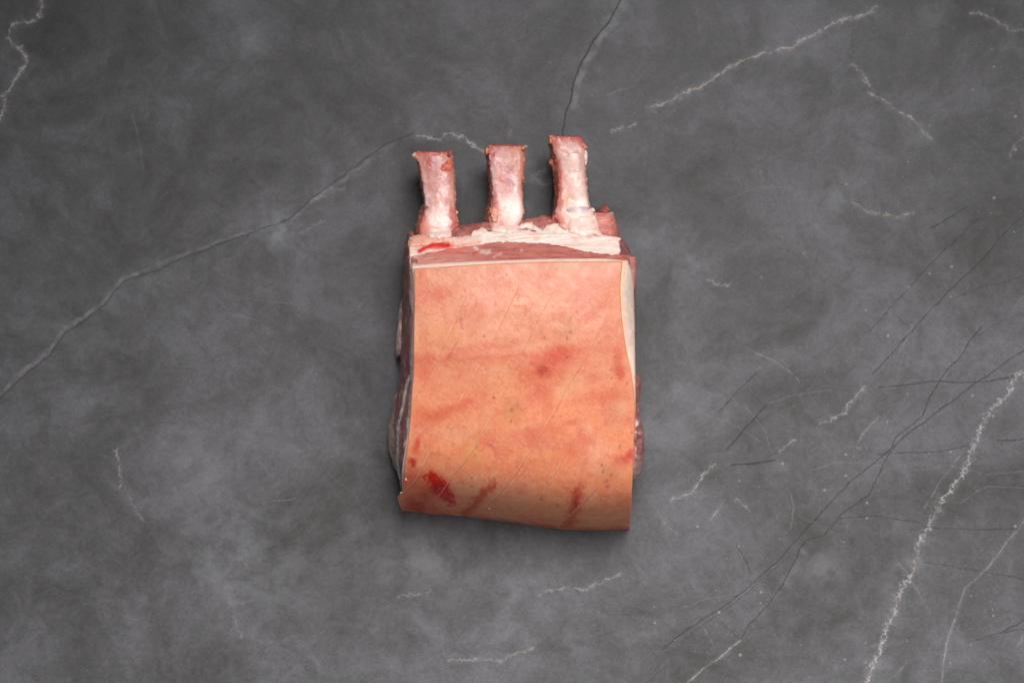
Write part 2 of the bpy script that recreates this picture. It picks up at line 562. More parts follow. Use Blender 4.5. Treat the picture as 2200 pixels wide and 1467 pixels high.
    for pts, w, s, P in [
        ([(1385, 236), (1410, 228), (1440, 218), (1470, 200), (1500, 190), (1530, 170), (1560, 150), (1600, 128), (1640, 115), (1680, 106), (1705, 103), (1722, 85), (1760, 70), (1790, 50), (1830, 38), (1860, 34), (1885, 12)], 3.2, .62, J),
        ([(1308, 285), (1330, 276), (1350, 274), (1370, 266)], 3, .38, J),
        ([(1827, 133), (1850, 155), (1865, 180), (1870, 190)], 2.4, .45, J),
        ([(1860, 198), (1895, 212), (1915, 230), (1945, 246), (1975, 270), (1990, 288), (2005, 300)], 2.4, .45, J),
        ([(2080, 28), (2100, 27), (2130, 40), (2155, 50), (2170, 68), (2200, 62)], 3, .42, J),
        ([(2188, 798), (2178, 820), (2165, 850), (2140, 870), (2120, 895), (2105, 920), (2100, 945), (2085, 975), (2075, 1010), (2050, 1040), (2025, 1075), (2010, 1100), (2000, 1120), (1985, 1145), (1975, 1170), (1970, 1200), (1960, 1230), (1940, 1260), (1925, 1290), (1920, 1320), (1905, 1345), (1895, 1370), (1890, 1400), (1875, 1430), (1860, 1475)], 3.0, .66, Z),
        ([(2186, 800), (2195, 806), (2215, 812)], 4.5, .6, Z),
        ([(2205, 1112), (2160, 1170), (2130, 1210), (2110, 1230), (2075, 1262), (2060, 1300), (2045, 1345), (2035, 1380), (2028, 1420), (2020, 1475)], 2.0, .30, G),
        ([(1860, 828), (1845, 845), (1825, 865), (1815, 885), (1795, 898), (1758, 911)], 2.6, .52, J),
        ([(1540, 995), (1520, 1010), (1500, 1035), (1490, 1055), (1470, 1065), (1438, 1076)], 2.6, .52, J),
        ([(1470, 1472), (1510, 1437), (1545, 1412), (1592, 1374)], 2.0, .42, G),
        ([(893, 293), (930, 297), (945, 302), (960, 288), (1000, 295), (1010, 310), (1024, 318), (1048, 328)], 3.2, .55, J),
        ([(1120, 392), (1150, 387), (1165, 396), (1185, 392)], 3, .30, J),
        ([(1140, 377), (1160, 372), (1185, 350)], 3, .22, J),
        ([(1090, 300), (1096, 285), (1098, 275)], 3, .22, J),
        ([(88, -5), (89, 18), (80, 42)], 4, .62, J), ([(80, 42), (60, 48), (40, 49), (22, 60)], 4, .62, J),
        ([(22, 60), (15, 80), (25, 95), (45, 108), (58, 122), (55, 140)], 4, .62, J), ([(55, 140), (35, 165), (25, 190), (8, 206), (-5, 208)], 4, .62, J),
        ([(12, 212), (8, 240), (-3, 264)], 4, .62, J),
        ([(1830, 438), (1880, 458), (1930, 466), (1968, 456)], 2.4, .42, J),
        ([(1515, 598), (1545, 610), (1572, 614)], 2.4, .40, J),
        ([(250, 960), (255, 1000), (262, 1030), (257, 1052)], 2.0, .40, J), ([(272, 1055), (290, 1095), (302, 1115), (312, 1122)], 2.0, .28, J),
        ([(500, 1318), (510, 1345), (520, 1370)], 1.8, .26, J), ([(487, 1292), (510, 1297), (545, 1287)], 1.8, .22, J),
        ([(850, 1280), (890, 1278), (930, 1268)], 1.8, .26, J), ([(1155, 1276), (1200, 1264), (1260, 1264), (1300, 1246), (1335, 1234)], 2.2, .32, J),
        ([(958, 1418), (1000, 1416), (1050, 1416), (1075, 1420), (1110, 1402), (1150, 1388)], 2.2, .34, J),
        ([(660, 437), (690, 422), (720, 410), (745, 405)], 2.2, .22, J), ([(640, 505), (665, 490), (700, 474)], 2.2, .20, J),
        ([(285, 245), (300, 310), (308, 370)], 1.6, .12, G), ([(1850, 965), (1838, 960), (1860, 925), (1890, 893)], 1.6, .25, G),
        ([(1522, 1120), (1540, 1097), (1555, 1080)], 2, .36, G), ([(1578, 1072), (1600, 1085), (1612, 1103)], 1.8, .30, J),
        ([(1670, 972), (1695, 955), (1712, 944)], 2, .36, J), ([(1410, 1095), (1430, 1125), (1460, 1148)], 3, .16, G),
        ([(1985, 1095), (2020, 1035), (2048, 1000), (2075, 960)], 1.5, .18, G), ([(1920, 1452), (1950, 1423)], 3, .2, G),
        ([(1510, 1350), (1538, 1395)], 1.2, .18, G), ([(2165, 690), (2185, 655), (2210, 620)], 1.6, .12, G),
        ([(2165, 340), (2182, 310), (2205, 290)], 2.4, .22, J), ([(1300, 205), (1330, 193), (1352, 191)], 1.4, .14, G),
        ([(2180, 1390), (2195, 1375), (2205, 1355)], 2.2, .25, J), ([(1600, 745), (1660, 775), (1700, 800), (1718, 822)], 1.4, .2, G),
        ([(1925, 1205), (1945, 1225), (1970, 1265), (2000, 1320)], 3, .12, G),
    ]:
        white = vein(pts, w * 0.95, s * 1.0, P, acc=white, halo=7)

    dark = None
    for pts, w, s in [
        ([(-10, 868), (30, 825), (60, 800), (110, 760), (140, 715), (180, 690), (230, 650), (265, 605), (300, 592), (340, 580), (400, 552), (460, 530), (520, 508), (570, 490), (620, 472), (645, 450), (670, 425), (720, 390), (780, 345), (830, 310), (892, 284)], 1.4, .46),
        ([(1338, -8), (1310, 45), (1295, 62), (1275, 88), (1255, 125), (1237, 160), (1230, 190), (1222, 225), (1212, 260), (1207, 292), (1200, 340), (1190, 400), (1182, 470)], 2.2, .70),
        ([(1420, 1393), (1480, 1350), (1550, 1305), (1620, 1250), (1680, 1195), (1730, 1140), (1780, 1085), (1825, 1035), (1900, 975), (1960, 925), (2020, 880), (2100, 820), (2150, 785), (2205, 748)], 1.3, .62),
        ([(1460, 1380), (1520, 1335), (1590, 1285), (1650, 1232), (1700, 1190)], 1.1, .35),
        ([(1592, 1374), (1610, 1340), (1650, 1300), (1690, 1240), (1720, 1180), (1735, 1160), (1770, 1148), (1800, 1110), (1866, 1065), (1890, 1010), (1905, 985), (1925, 940), (1980, 895), (2000, 850), (2030, 800), (2060, 770), (2082, 734), (2110, 700)], 1.4, .60),
        ([(1885, 832), (1930, 830), (2000, 817), (2060, 822), (2110, 820), (2180, 806)], 1.4, .6),
        ([(1568, 999), (1620, 996), (1668, 987)], 1.9, .7),
        ([(1560, 970), (1600, 920), (1650, 868)], 1.7, .62), ([(1545, 885), (1590, 835), (1628, 797)], 1.4, .5), ([(1598, 832), (1640, 868)], 1.1, .35),
        ([(1873, 806), (1910, 765), (1940, 732), (2000, 665), (2060, 605), (2110, 560), (2150, 510), (2190, 470)], 1.5, .5),
        ([(1865, 715), (1915, 660), (1960, 610), (2000, 565), (2060, 508), (2108, 465)], 1.2, .42), ([(1915, 670), (1955, 705)], 1.2, .4),
        ([(1998, 492), (2040, 468), (2082, 442)], 1.6, .5),
        ([(1878, 976), (1960, 972), (2020, 970), (2085, 955)], 1.2, .5), ([(2140, 949), (2205, 942)], 1.5, .55),
        ([(1795, 1114), (1880, 1108), (1900, 1114), (1970, 1119), (1990, 1132), (2100, 1138), (2190, 1136)], 1.2, .48),
        ([(1710, 1130), (1770, 1124), (1815, 1122)], 1.1, .35), ([(1985, 1208), (2050, 1217), (2110, 1228), (2205, 1244)], 1.2, .42),
        ([(2095, 1374), (2150, 1360), (2210, 1325)], 1.5, .5), ([(2140, 1362), (2210, 1347)], 1.2, .4),
        ([(1580, 1165), (1600, 1200), (1614, 1235)], 1.2, .45), ([(1525, 1315), (1560, 1345), (1592, 1374)], 1.1, .3),
        ([(1290, 580), (1300, 570)], 1, .1), ([(1830, 60), (1832, 110), (1828, 133)], 2.5, .18),
        ([(2050, 640), (2110, 615), (2180, 600), (2210, 588)], 1.2, .28), ([(2080, 735), (2130, 700), (2205, 672)], 1.2, .28),
        ([(1090, 200), (1100, 202)], 1, .1),
    ]:
        dark = vein(pts, w * 1.25, s * 1.2, pos_s, acc=dark)

    edge_pale = None
    for pts, w, s in [
        ([(-10, 856), (60, 788), (110, 748), (140, 703), (180, 680), (230, 640), (265, 597), (300, 586)], 4.5, .42),
        ([(300, 585), (400, 544), (520, 502), (570, 486)], 4, .24), ([(560, 496), (620, 480), (650, 455), (680, 425), (730, 392), (800, 342), (850, 306)], 4, .34),
        ([(1345, -8), (1320, 45), (1300, 70), (1280, 98), (1262, 130), (1245, 165), (1238, 195), (1230, 235)], 9, .4),
        ([(1700, 140), (1760, 100), (1830, 60)], 8, .12), ([(1660, 1290), (1700, 1235), (1730, 1180)], 8, .2)]:
        edge_pale = vein(pts, w, s, pos_s, acc=edge_pale, soft=2.2)
    scr = None
    for pts, w, s in [([(1180, 640), (1182, 642)], 1, 0), ([(560, 1080), (640, 1068)], 1.2, .12), ([(1640, 870), (1700, 850), (1790, 838)], 1.0, .16), ([(1740, 1010), (1810, 990), (1900, 1000)], 1.0, .16),
                      ([(1490, 880), (1560, 905), (1640, 950)], 1.0, .14), ([(1600, 870), (1640, 920), (1660, 975)], 1.0, .14), ([(1960, 1010), (2040, 1000), (2120, 1020), (2200, 1010)], 1.0, .14),
                      ([(2060, 1080), (2120, 1045), (2205, 1048)], 1.2, .14), ([(1700, 1060), (1705, 1100), (1698, 1140)], 2.0, .14), ([(1450, 1310), (1520, 1285), (1600, 1270)], 1.0, .12),
                      ([(1930, 760), (1945, 735), (1960, 700)], 1.4, .18), ([(2130, 780), (2160, 810), (2170, 850)], 1.0, .14), ([(400, 600), (520, 640), (640, 655)], 1.0, .10),
                      ([(700, 1010), (760, 1060), (800, 1130)], 1.0, .08), ([(480, 670), (560, 690)], 1.4, .1), ([(1560, 430), (1640, 400), (1700, 405)], 1.2, .1)]:
        if s:
            scr = vein(pts, w, s * 1.3, pos_s, acc=scr)
    # pale clouds with their own places
    pos_b = jit(0.012, 90, 4)
    pale = None
    for c, r, s in [((600, 487), 60, 1.0), ((690, 420), 40, .45), ((240, 640), 60, .35), ((90, 890), 55, .5), ((200, 880), 70, .45), ((1800, 412), 60, .7), ((1490, 575), 60, .7),
                    ((1330, 25), 90, .6), ((1160, 372), 60, .5), ((30, 125), 60, .5), ((540, 90), 60, .45), ((1000, 80), 60, .4), ((1990, 300), 60, .35), ((1680, 95), 60, .4),
                    ((1610, 380), 60, .2), ((1960, 1225), 80, .45), ((1770, 1220), 70, .4), ((2010, 765), 50, .45), ((1680, 990), 35, .4), ((1890, 1440), 70, .5),
                    ((530, 1210), 220, .45), ((920, 1200), 170, .4), ((450, 990), 160, .3), ((120, 690), 160, .25), ((330, 580), 90, .35), ((1470, 900), 160, .2), ((1450, 500), 160, .2), ((900, 275), 50, .4), ((2010, 30), 60, .4), ((1260, 180), 70, .3)]:
        pale = spot(c, r, s, pos_b, pale)
    zero = math_('MULTIPLY', 0.0, 0.0)
    white, dark, pale, edge_pale, scr = [zero if q is None else q for q in (white, dark, pale, edge_pale, scr)]
    cl = noise(pos, 0.016, 6, 0.66)
    pale = math_('MULTIPLY', pale, rng(cl, 0.38, 0.62))

    big = noise(pos, 0.0032, 9, 0.68, 0.6)
    mid = noise(pos, 0.017, 8, 0.74, 0.8)
    fine = noise(pos, 0.11, 5, 0.7)
    grain = noise(pos, 0.42, 2, 0.6)
    mixv = math_('ADD', math_('MULTIPLY', big, 0.64), math_('MULTIPLY', mid, 0.36))
    cr = N.new('ShaderNodeValToRGB')
    e = cr.color_ramp.elements
    e[0].position, e[0].color = 0.38, (*lin(68, 67, 66), 1)
    e[1].position, e[1].color = 0.63, (*lin(106, 105, 110), 1)
    e2 = e.new(0.5)
    e2.color = (*lin(86, 85, 87), 1)
    L.new(mixv, cr.inputs[0])
    col = cr.outputs[0]

    def mixc(a, c, fac, mode='MIX'):
        n = N.new('ShaderNodeMix')
        n.data_type = 'RGBA'
        n.blend_type = mode
        for k, v in ((0, fac), (6, a), (7, c)):
            if isinstance(v, (int, float)):
                n.inputs[k].default_value = v
            elif isinstance(v, tuple):
                n.inputs[k].default_value = v
            else:
                L.new(v, n.inputs[k])
        return n.outputs[2]

    gr = math_('ADD', rng(fine, 0.3, 0.7, 0.86, 1.14, False), rng(grain, 0.3, 0.7, -0.17, 0.17, False))
    col = mixc(col, gr, 1.0, 'MULTIPLY')
    col = mixc(col, (*lin(138, 138, 143), 1), math_('MULTIPLY', pale, 0.7))
    col = mixc(col, (*lin(150, 149, 152), 1), math_('MULTIPLY', edge_pale, rng(noise(pos, 0.03, 6, 0.7), 0.35, 0.62)))
    col = mixc(col, (*lin(160, 160, 160), 1), scr)
    # faint brushed scuffs
    mp = N.new('ShaderNodeMapping')
    mp.vector_type = 'TEXTURE'
    mp.inputs['Rotation'].default_value = (0, 0, -0.75)
    mp.inputs['Scale'].default_value = (90, 11, 1)
    L.new(pos, mp.inputs['Vector'])
    sc = noise(mp.outputs[0], 1.0, 5, 0.65)
    col = mixc(col, (*lin(112, 112, 116), 1), rng(sc, 0.58, 0.74, 0, 0.22))
    # dark pits and pale flecks
    dk = rng(noise(pos, 0.03, 7, 0.75), 0.64, 0.74, 0, 0.35)
    col = mixc(col, (*lin(62, 60, 59), 1), dk)
    vo = N.new('ShaderNodeTexVoronoi')
    vo.voronoi_dimensions = '2D'
    vo.inputs['Scale'].default_value = 0.022
    vo.inputs['Randomness'].default_value = 1
    L.new(pos, vo.inputs['Vector'])
    wn = N.new('ShaderNodeSeparateColor')
    L.new(vo.outputs['Color'], wn.inputs[0])
    sz = math_('MULTIPLY', math_('POWER', wn.outputs[0], 5.0), 0.085)
    fl = rng(math_('SUBTRACT', math_('ADD', vo.outputs['Distance'], math_('MULTIPLY', math_('SUBTRACT', fine, 0.5), 0.12)), sz), -0.04, 0.01, 0.5, 0.0)
    sx = N.new('ShaderNodeSeparateXYZ')
    L.new(pos, sx.inputs[0])
    zone = rng(math_('ADD', sx.outputs[0], math_('MULTIPLY', sx.outputs[1], 0.6)), 1900, 2300, 0.25, 1.0)
    fl = math_('MULTIPLY', fl, zone)
    col = mixc(col, (*lin(165, 160, 156), 1), fl)
    vo2 = N.new('ShaderNodeTexVoronoi')
    vo2.voronoi_dimensions = '2D'
    vo2.inputs['Scale'].default_value = 0.055
    L.new(pos, vo2.inputs['Vector'])
    wn2 = N.new('ShaderNodeSeparateColor')
    L.new(vo2.outputs['Color'], wn2.inputs[0])
    f2 = rng(math_('SUBTRACT', vo2.outputs['Distance'], math_('MULTIPLY', math_('POWER', wn2.outputs[1], 4.0), 0.10)), -0.04, 0.02, 0.4, 0.0)
    col = mixc(col, (*lin(140, 138, 136), 1), math_('MULTIPLY', f2, zone))
    col = mixc(col, (*lin(40, 39, 38), 1), dark)
    brk = rng(noise(pos, 0.05, 5, 0.75), 0.36, 0.6, 0.15, 1.15)
    warm = mixc((*lin(176, 172, 170), 1), (*lin(170, 152, 138), 1), rng(noise(pos, 0.018, 3), 0.55, 0.68))
    col = mixc(col, warm, math_('MULTIPLY', white, brk))
    L.new(col, b.inputs['Base Color'])
    rr = rng(mid, 0.3, 0.7, 0.50, 0.62, False)
    L.new(rr, b.inputs['Roughness'])
    b.inputs['Specular IOR Level'].default_value = 0.3
    hgt = math_('ADD', math_('MULTIPLY', fine, 0.6), math_('MULTIPLY', grain, 0.35))
    bp = N.new('ShaderNodeBump')
    bp.inputs['Strength'].default_value = 0.35
    bp.inputs['Distance'].default_value = 0.0004
    L.new(hgt, bp.inputs['Height'])
    L.new(bp.outputs[0], b.inputs['Normal'])
    return m


def build_table():
    """One slab with a bevelled rim; its top is cut in cells so each cell's material carries only its own veins."""
    gx = [-1900, 0, 440, 880, 1320, 1760, 2200, 4100]
    gy = [-1667, 0, 367, 734, 1100, 1467, 3134]
    nx, ny = len(gx), len(gy)
    V = [((x - CX) * S, (CY - y) * S, 0) for y in gy for x in gx]
    F, mi, mats = [], [], []
    for j in range(ny - 1):
        for i in range(nx - 1):
            F.append((j * nx + i, (j + 1) * nx + i, (j + 1) * nx + i + 1, j * nx + i + 1))
            mi.append(len(mats))
            mats.append(stone_material(gx[i], gx[i + 1], gy[j], gy[j + 1]))
    ring = [i for i in range(nx)] + [j * nx + nx - 1 for j in range(1, ny)] + [(ny - 1) * nx + i for i in range(nx - 2, -1, -1)] + [j * nx for j in range(ny - 2, 0, -1)]
    prev = ring
    for out, z in ((0.002, -0.002), (0.002, -0.02)):
        cur = []
        for r in ring:
            x, y, _ = V[r]
            cur.append(len(V))
            V.append((x + math.copysign(out, x) * (abs(x) > 0.7), y + math.copysign(out, y) * (abs(y) > 0.59), z))
        for k in range(len(ring)):
            l = (k + 1) % len(ring)
            F.append((prev[k], prev[l], cur[l], cur[k]))
            mi.append(0)
        prev = cur
    o = link_mesh('stone_tabletop', V, F, [], None, mats[0], None, smooth=False)
    for m in mats[1:]:
        o.data.materials.append(m)
    o.data.polygons.foreach_set('material_index', np.array(mi, np.int32))
    o['label'] = 'dark grey veined stone slab under the meat'
    o['category'] = 'tabletop'
    o['kind'] = 'structure'
    return o


build_table()

# ------------------------------------------------------------------ the rack of pork
rack = bpy.data.objects.new('pork_rack', None)
scene.collection.objects.link(rack)
rack.location = (0, 0, 0)
rack['label'] = 'raw skin-on pork rack with three bare rib bones lying on dark stone'
rack['category'] = 'meat'

M_SKIN = flesh('pork_skin', 0.40, 0.30, (0.0024,), 0.05, 1300, 0.10, 900, spec=0.32, rvar=0.08)
M_FAT = flesh('pork_fat', 0.36, 0.35, (0.0034,), 0.07, 300, 0.14, 350, spec=0.55)
M_MEAT = flesh('pork_meat', 0.33, 0.25, (0.0026,), 0.26, 500, 0.35, 600, fibre=(0.35, 1.6, 1.0), spec=0.5)
M_BONE = flesh('rib_bone', 0.36, 0.25, (0.0024,), 0.08, 500, 0.12, 500, spec=0.45)

# --- main muscle block (hidden core, left face and shoulder seen)
MEAT = (176, 112, 108)


def col_body(px, py, z, z0):
    P = Paint(px, py, z, (150, 88, 88), 3, 3)
    P.noise((180, 110, 106), 22, -0.1, 0.5, 0.7, 1)
    P.noise((120, 72, 76), 16, 0.1, 0.5, 0.6, 2)
    # pale membranes and the fat seam along the left face
    left = 1 - sstep(905, 960, px)
    P.mix((205, 170, 165), 0.5 * left * sstep(0.0, 0.5, fbm(py / 30, px / 4, z / 4, 4, 8)))
    d, _, t = pline(px + 2 * fbm(py / 14, px / 9, 0, 3, 5), py, [(884, 800), (873, 830), (868, 850), (864, 880), (856, 910), (854, 950), (853, 985), (858, 1030)])
    P.mix((232, 214, 206), (1 - sstep(2.0, 4.2, d)) * left)
    P.mix((214, 186, 178), sstep(0.0, 3, z - 56 + 2 * fbm(py / 20, 0 * py, 0, 3, 4)) * left * 0.75)
    P.el((170, 30, 28), 874, 540, 4, 16, .5)
    return P.c


lv = []
for z, o in [
    (0.6, [(892, 560), (872, 640), (872, 740), (868, 830), (858, 900), (856, 970), (868, 1040), (890, 1085), (1000, 1098), (1120, 1105), (1240, 1118), (1330, 1120), (1352, 1060), (1352, 940), (1352, 820), (1352, 700), (1352, 600), (1330, 540), (1240, 500), (1120, 500), (1000, 505), (920, 515)]),
    (12, [(876, 530), (866, 620), (864, 740), (858, 830), (850, 900), (850, 970), (862, 1040), (885, 1085), (1000, 1098), (1120, 1105), (1240, 1118), (1335, 1120), (1355, 1060), (1358, 940), (1358, 820), (1360, 700), (1362, 600), (1338, 520), (1240, 484), (1120, 484), (1000, 492), (910, 500)]),
    (28, [(872, 520), (867, 610), (864, 740), (857, 830), (850, 900), (851, 970), (860, 1030), (880, 1075), (1000, 1090), (1120, 1098), (1240, 1110), (1335, 1112), (1355, 1050), (1360, 930), (1360, 810), (1362, 690), (1363, 590), (1332, 515), (1240, 492), (1120, 492), (1000, 500), (910, 508)]),
    (44, [(877, 540), (872, 620), (869, 740), (864, 830), (857, 900), (856, 960), (862, 1010), (875, 1050), (1000, 1065), (1120, 1072), (1240, 1085), (1335, 1085), (1352, 1020), (1356, 920), (1358, 800), (1360, 680), (1358, 590), (1325, 540), (1240, 522), (1120, 520), (1000, 528), (910, 536)]),
    (56, [(883, 568), (880, 640), (880, 740), (878, 830), (872, 895), (868, 940), (868, 970), (885, 1000), (1000, 1010), (1120, 1015), (1240, 1025), (1325, 1025), (1345, 980), (1350, 900), (1350, 790), (1352, 680), (1345, 595), (1320, 563), (1240, 556), (1120, 556), (1000, 562), (910, 565)]),
    (61, [(892, 585), (886, 650), (885, 745), (884, 825), (878, 880), (876, 915), (878, 935), (895, 950), (1000, 955), (1120, 960), (1240, 965), (1320, 965), (1335, 930), (1338, 870), (1338, 780), (1338, 690), (1330, 610), (1310, 585), (1240, 578), (1120, 578), (1000, 580), (910, 582)]),
]:
    lv.append(np.c_[np.array(o, float), np.full(len(o), z)])

# --- fat layer below the skin
TOPF = [(885, 570), (930, 567), (1000, 563), (1080, 560), (1160, 557), (1240, 556), (1300, 556), (1348, 560)]
sz_y = [(550, 66.0), (600, 68.5), (680, 71.5), (760, 72.5), (840, 71), (900, 69.8), (950, 68), (1000, 65), (1040, 60), (1070, 53), (1095, 43), (1115, 29.5), (1128, 15), (1137, 3.5)]
SZ = np.array(sz_y)
_ys = np.linspace(550, 1137, 400)
_zs = catmull(SZ, 400)
_sm = lambda y: np.interp(y, _zs[:, 0], _zs[:, 1])
_bot = lambda x: np.interp(x, [840, 862, 930, 1000, 1100, 1190, 1270, 1352, 1400], [1093, 1096, 1103, 1109, 1122, 1133, 1137, 1138, 1138])


def skin_z(px, py):
    yb = _bot(px)
    t = np.clip((py - 550) / (yb - 550), 0, 1.0)
    z = _sm(550 + t * (1137 - 550))
    xr = (px - 1110) / 245
    z = z - 2.2 * np.clip(np.abs(xr), 0, 1.2) ** 3 - 1.6 * sstep(0.5, 1.05, xr) * sstep(560, 700, py)
    return z + 0.9 * fbm(px / 130, py / 130, 0, 2, 40)


def body_lim(px, py):
    xin = np.interp(py, [560, 640, 700, 760, 800, 850], [1339, 1334, 1339, 1347, 1356, 1362])
    return skin_z(px, py) - 6.0 - 0.60 * np.clip(px - xin + 6, 0, 60)


loft('loin_muscle', lv, 420, 130, col_body, M_MEAT, rack, amp=0.9, ascale=26, seed=11, cap=5, fine=0.35, fscale=6, zlim=body_lim)


def col_fat(px, py, z, side):
    P = Paint(px, py, z, (252, 218, 202), 21, 3)
    P.noise((254, 230, 216), 30, -0.1, 0.4, 0.7, 1)
    P.noise((228, 196, 178), 18, 0.1, 0.5, 0.5, 2)
    P.mix((232, 200, 176), 0.5 * (1 - sstep(1325, 1338, P.wx)) * (1 - sstep(564, 572, py)) * 0.7)
    # edge right under the skin turns peach
    P.mix((236, 190, 158), 0.8 * (1 - sstep(2, 9, P.wx - np.interp(py, [560, 640, 700, 760, 800, 850], [1337, 1333, 1338, 1346, 1355, 1361]))) * sstep(1300, 1320, px))
    return P.c


RF = [(1348, 560), (1357, 585), (1361, 620), (1363, 680), (1364, 750), (1365, 820), (1365, 880), (1362, 950), (1358, 1040), (1352, 1110)]
LF = [(885, 570), (888, 640), (887, 740), (885, 830), (879, 900), (871, 960), (864, 1010), (864, 1060)]
BF = [(864, 1060), (1000, 1075), (1190, 1095), (1352, 1110)]
Pf, U, V_ = coons(TOPF, BF, LF, RF, 260, 300)
zf = skin_z(Pf[..., 0], Pf[..., 1]) - 2.9 + 1.6 * np.maximum(sstep(1290, 1315, Pf[..., 0]) * (1 - sstep(850, 900, Pf[..., 1])), 1 - sstep(585, 600, Pf[..., 1]))
xin = np.interp(Pf[..., 1], [560, 640, 700, 760, 800, 850], [1339, 1334, 1339, 1347, 1356, 1362])
over = np.clip(Pf[..., 0] - xin, 0, 60)
zf = zf + 2.0 * (1 - sstep(0, 8, np.abs(Pf[..., 0] - xin))) * 0 - 0.14 * over - 0.013 * over ** 2
# fat strip that shows beyond the skin edge slopes down
edge = np.interp(Pf[..., 0], [885, 1000, 1160, 1340], [577, 571, 564, 562])
zf = zf - 0.28 * np.clip(edge - Pf[..., 1], 0, 30)
zf = zf + 0.25 * fbm(Pf[..., 0] / 12, Pf[..., 1] / 12, 0, 4, 60)
slab('fat_layer', Pf, zf, 7.5, 1.0, col_fat, M_FAT, rack, bulge=0.6)

# --- skin
TOPS = [(889, 577), (940, 574), (1000, 570), (1080, 566), (1160, 563), (1240, 562), (1338, 562)]
LS = [(889, 577), (890, 640), (889, 720), (888, 800), (884, 850), (881, 900), (876, 950), (869, 1000), (866, 1040), (863, 1056), (855, 1066), (857, 1080), (864, 1096)]
RS = [(1338, 562), (1334, 600), (1333, 640), (1338, 700), (1347, 760), (1356, 800), (1362, 850), (1364, 900), (1361, 960), (1358, 1040), (1355, 1090), (1352, 1137)]
BS = [(864, 1096), (930, 1103), (1000, 1109), (1100, 1122), (1190, 1134), (1270, 1138), (1352, 1137)]
nv, nu = 440, 380
vs = np.linspace(0, 1, nv)
vs = 1 - (1 - vs) ** 1.35
vs = 0.55 * np.linspace(0, 1, nv) + 0.45 * vs
Ps, U, V_ = coons(TOPS, BS, LS, RS, nu, nv, vs)
px, py = Ps[..., 0], Ps[..., 1]
zs = skin_z(px, py)
zs = np.minimum(zs, zs)  # keep shape
SCORES = [
    ([(868, 905), (893, 855), (930, 790), (975, 700), (1005, 622)], 0.16, 0.06),
    ([(935, 965), (985, 872), (1045, 760), (1080, 690), (1120, 600)], 0.16, 0.06),
    ([(1060, 890), (1105, 800), (1150, 700), (1195, 620)], 0.12, 0.03),
    ([(857, 1066), (885, 1042), (905, 1012), (925, 968)], 0.55, 0.55),
    ([(925, 1082), (948, 1060), (975, 1022), (1005, 985), (1030, 942), (1062, 888)], 0.45, 0.40),
    ([(1015, 1106), (1060, 1075), (1100, 1030), (1130, 985), (1150, 955), (1185, 898), (1215, 840), (1260, 770), (1302, 690)], 0.50, 0.42),
    ([(1095, 1118), (1140, 1092), (1180, 1042), (1225, 960), (1257, 912)], 0.42, 0.38),
    ([(1195, 1134), (1235, 1100), (1265, 1070), (1288, 1046)], 0.40, 0.40),
]
zd = np.zeros_like(zs)
wy = 1.2 * fbm(px / 18, py / 18, 0, 3, 3)
for pts, g, st in SCORES:
    d, sg, t = pline(px + wy, py + wy, catmull(np.array(pts, float), 30))
    fade = np.clip(np.minimum(t, 1 - t) * 10, 0, 1)
    zd -= g * fade * np.exp(-(d / 1.3) ** 2)
    zd += st * fade * sg * np.exp(-d / 26.0) * -0.5
zs = zs + zd + 0.06 * fbm(px / 6, py / 6, 0, 3, 70) + 0.25 * fbm(px / 40, py / 40, 0, 3, 71)


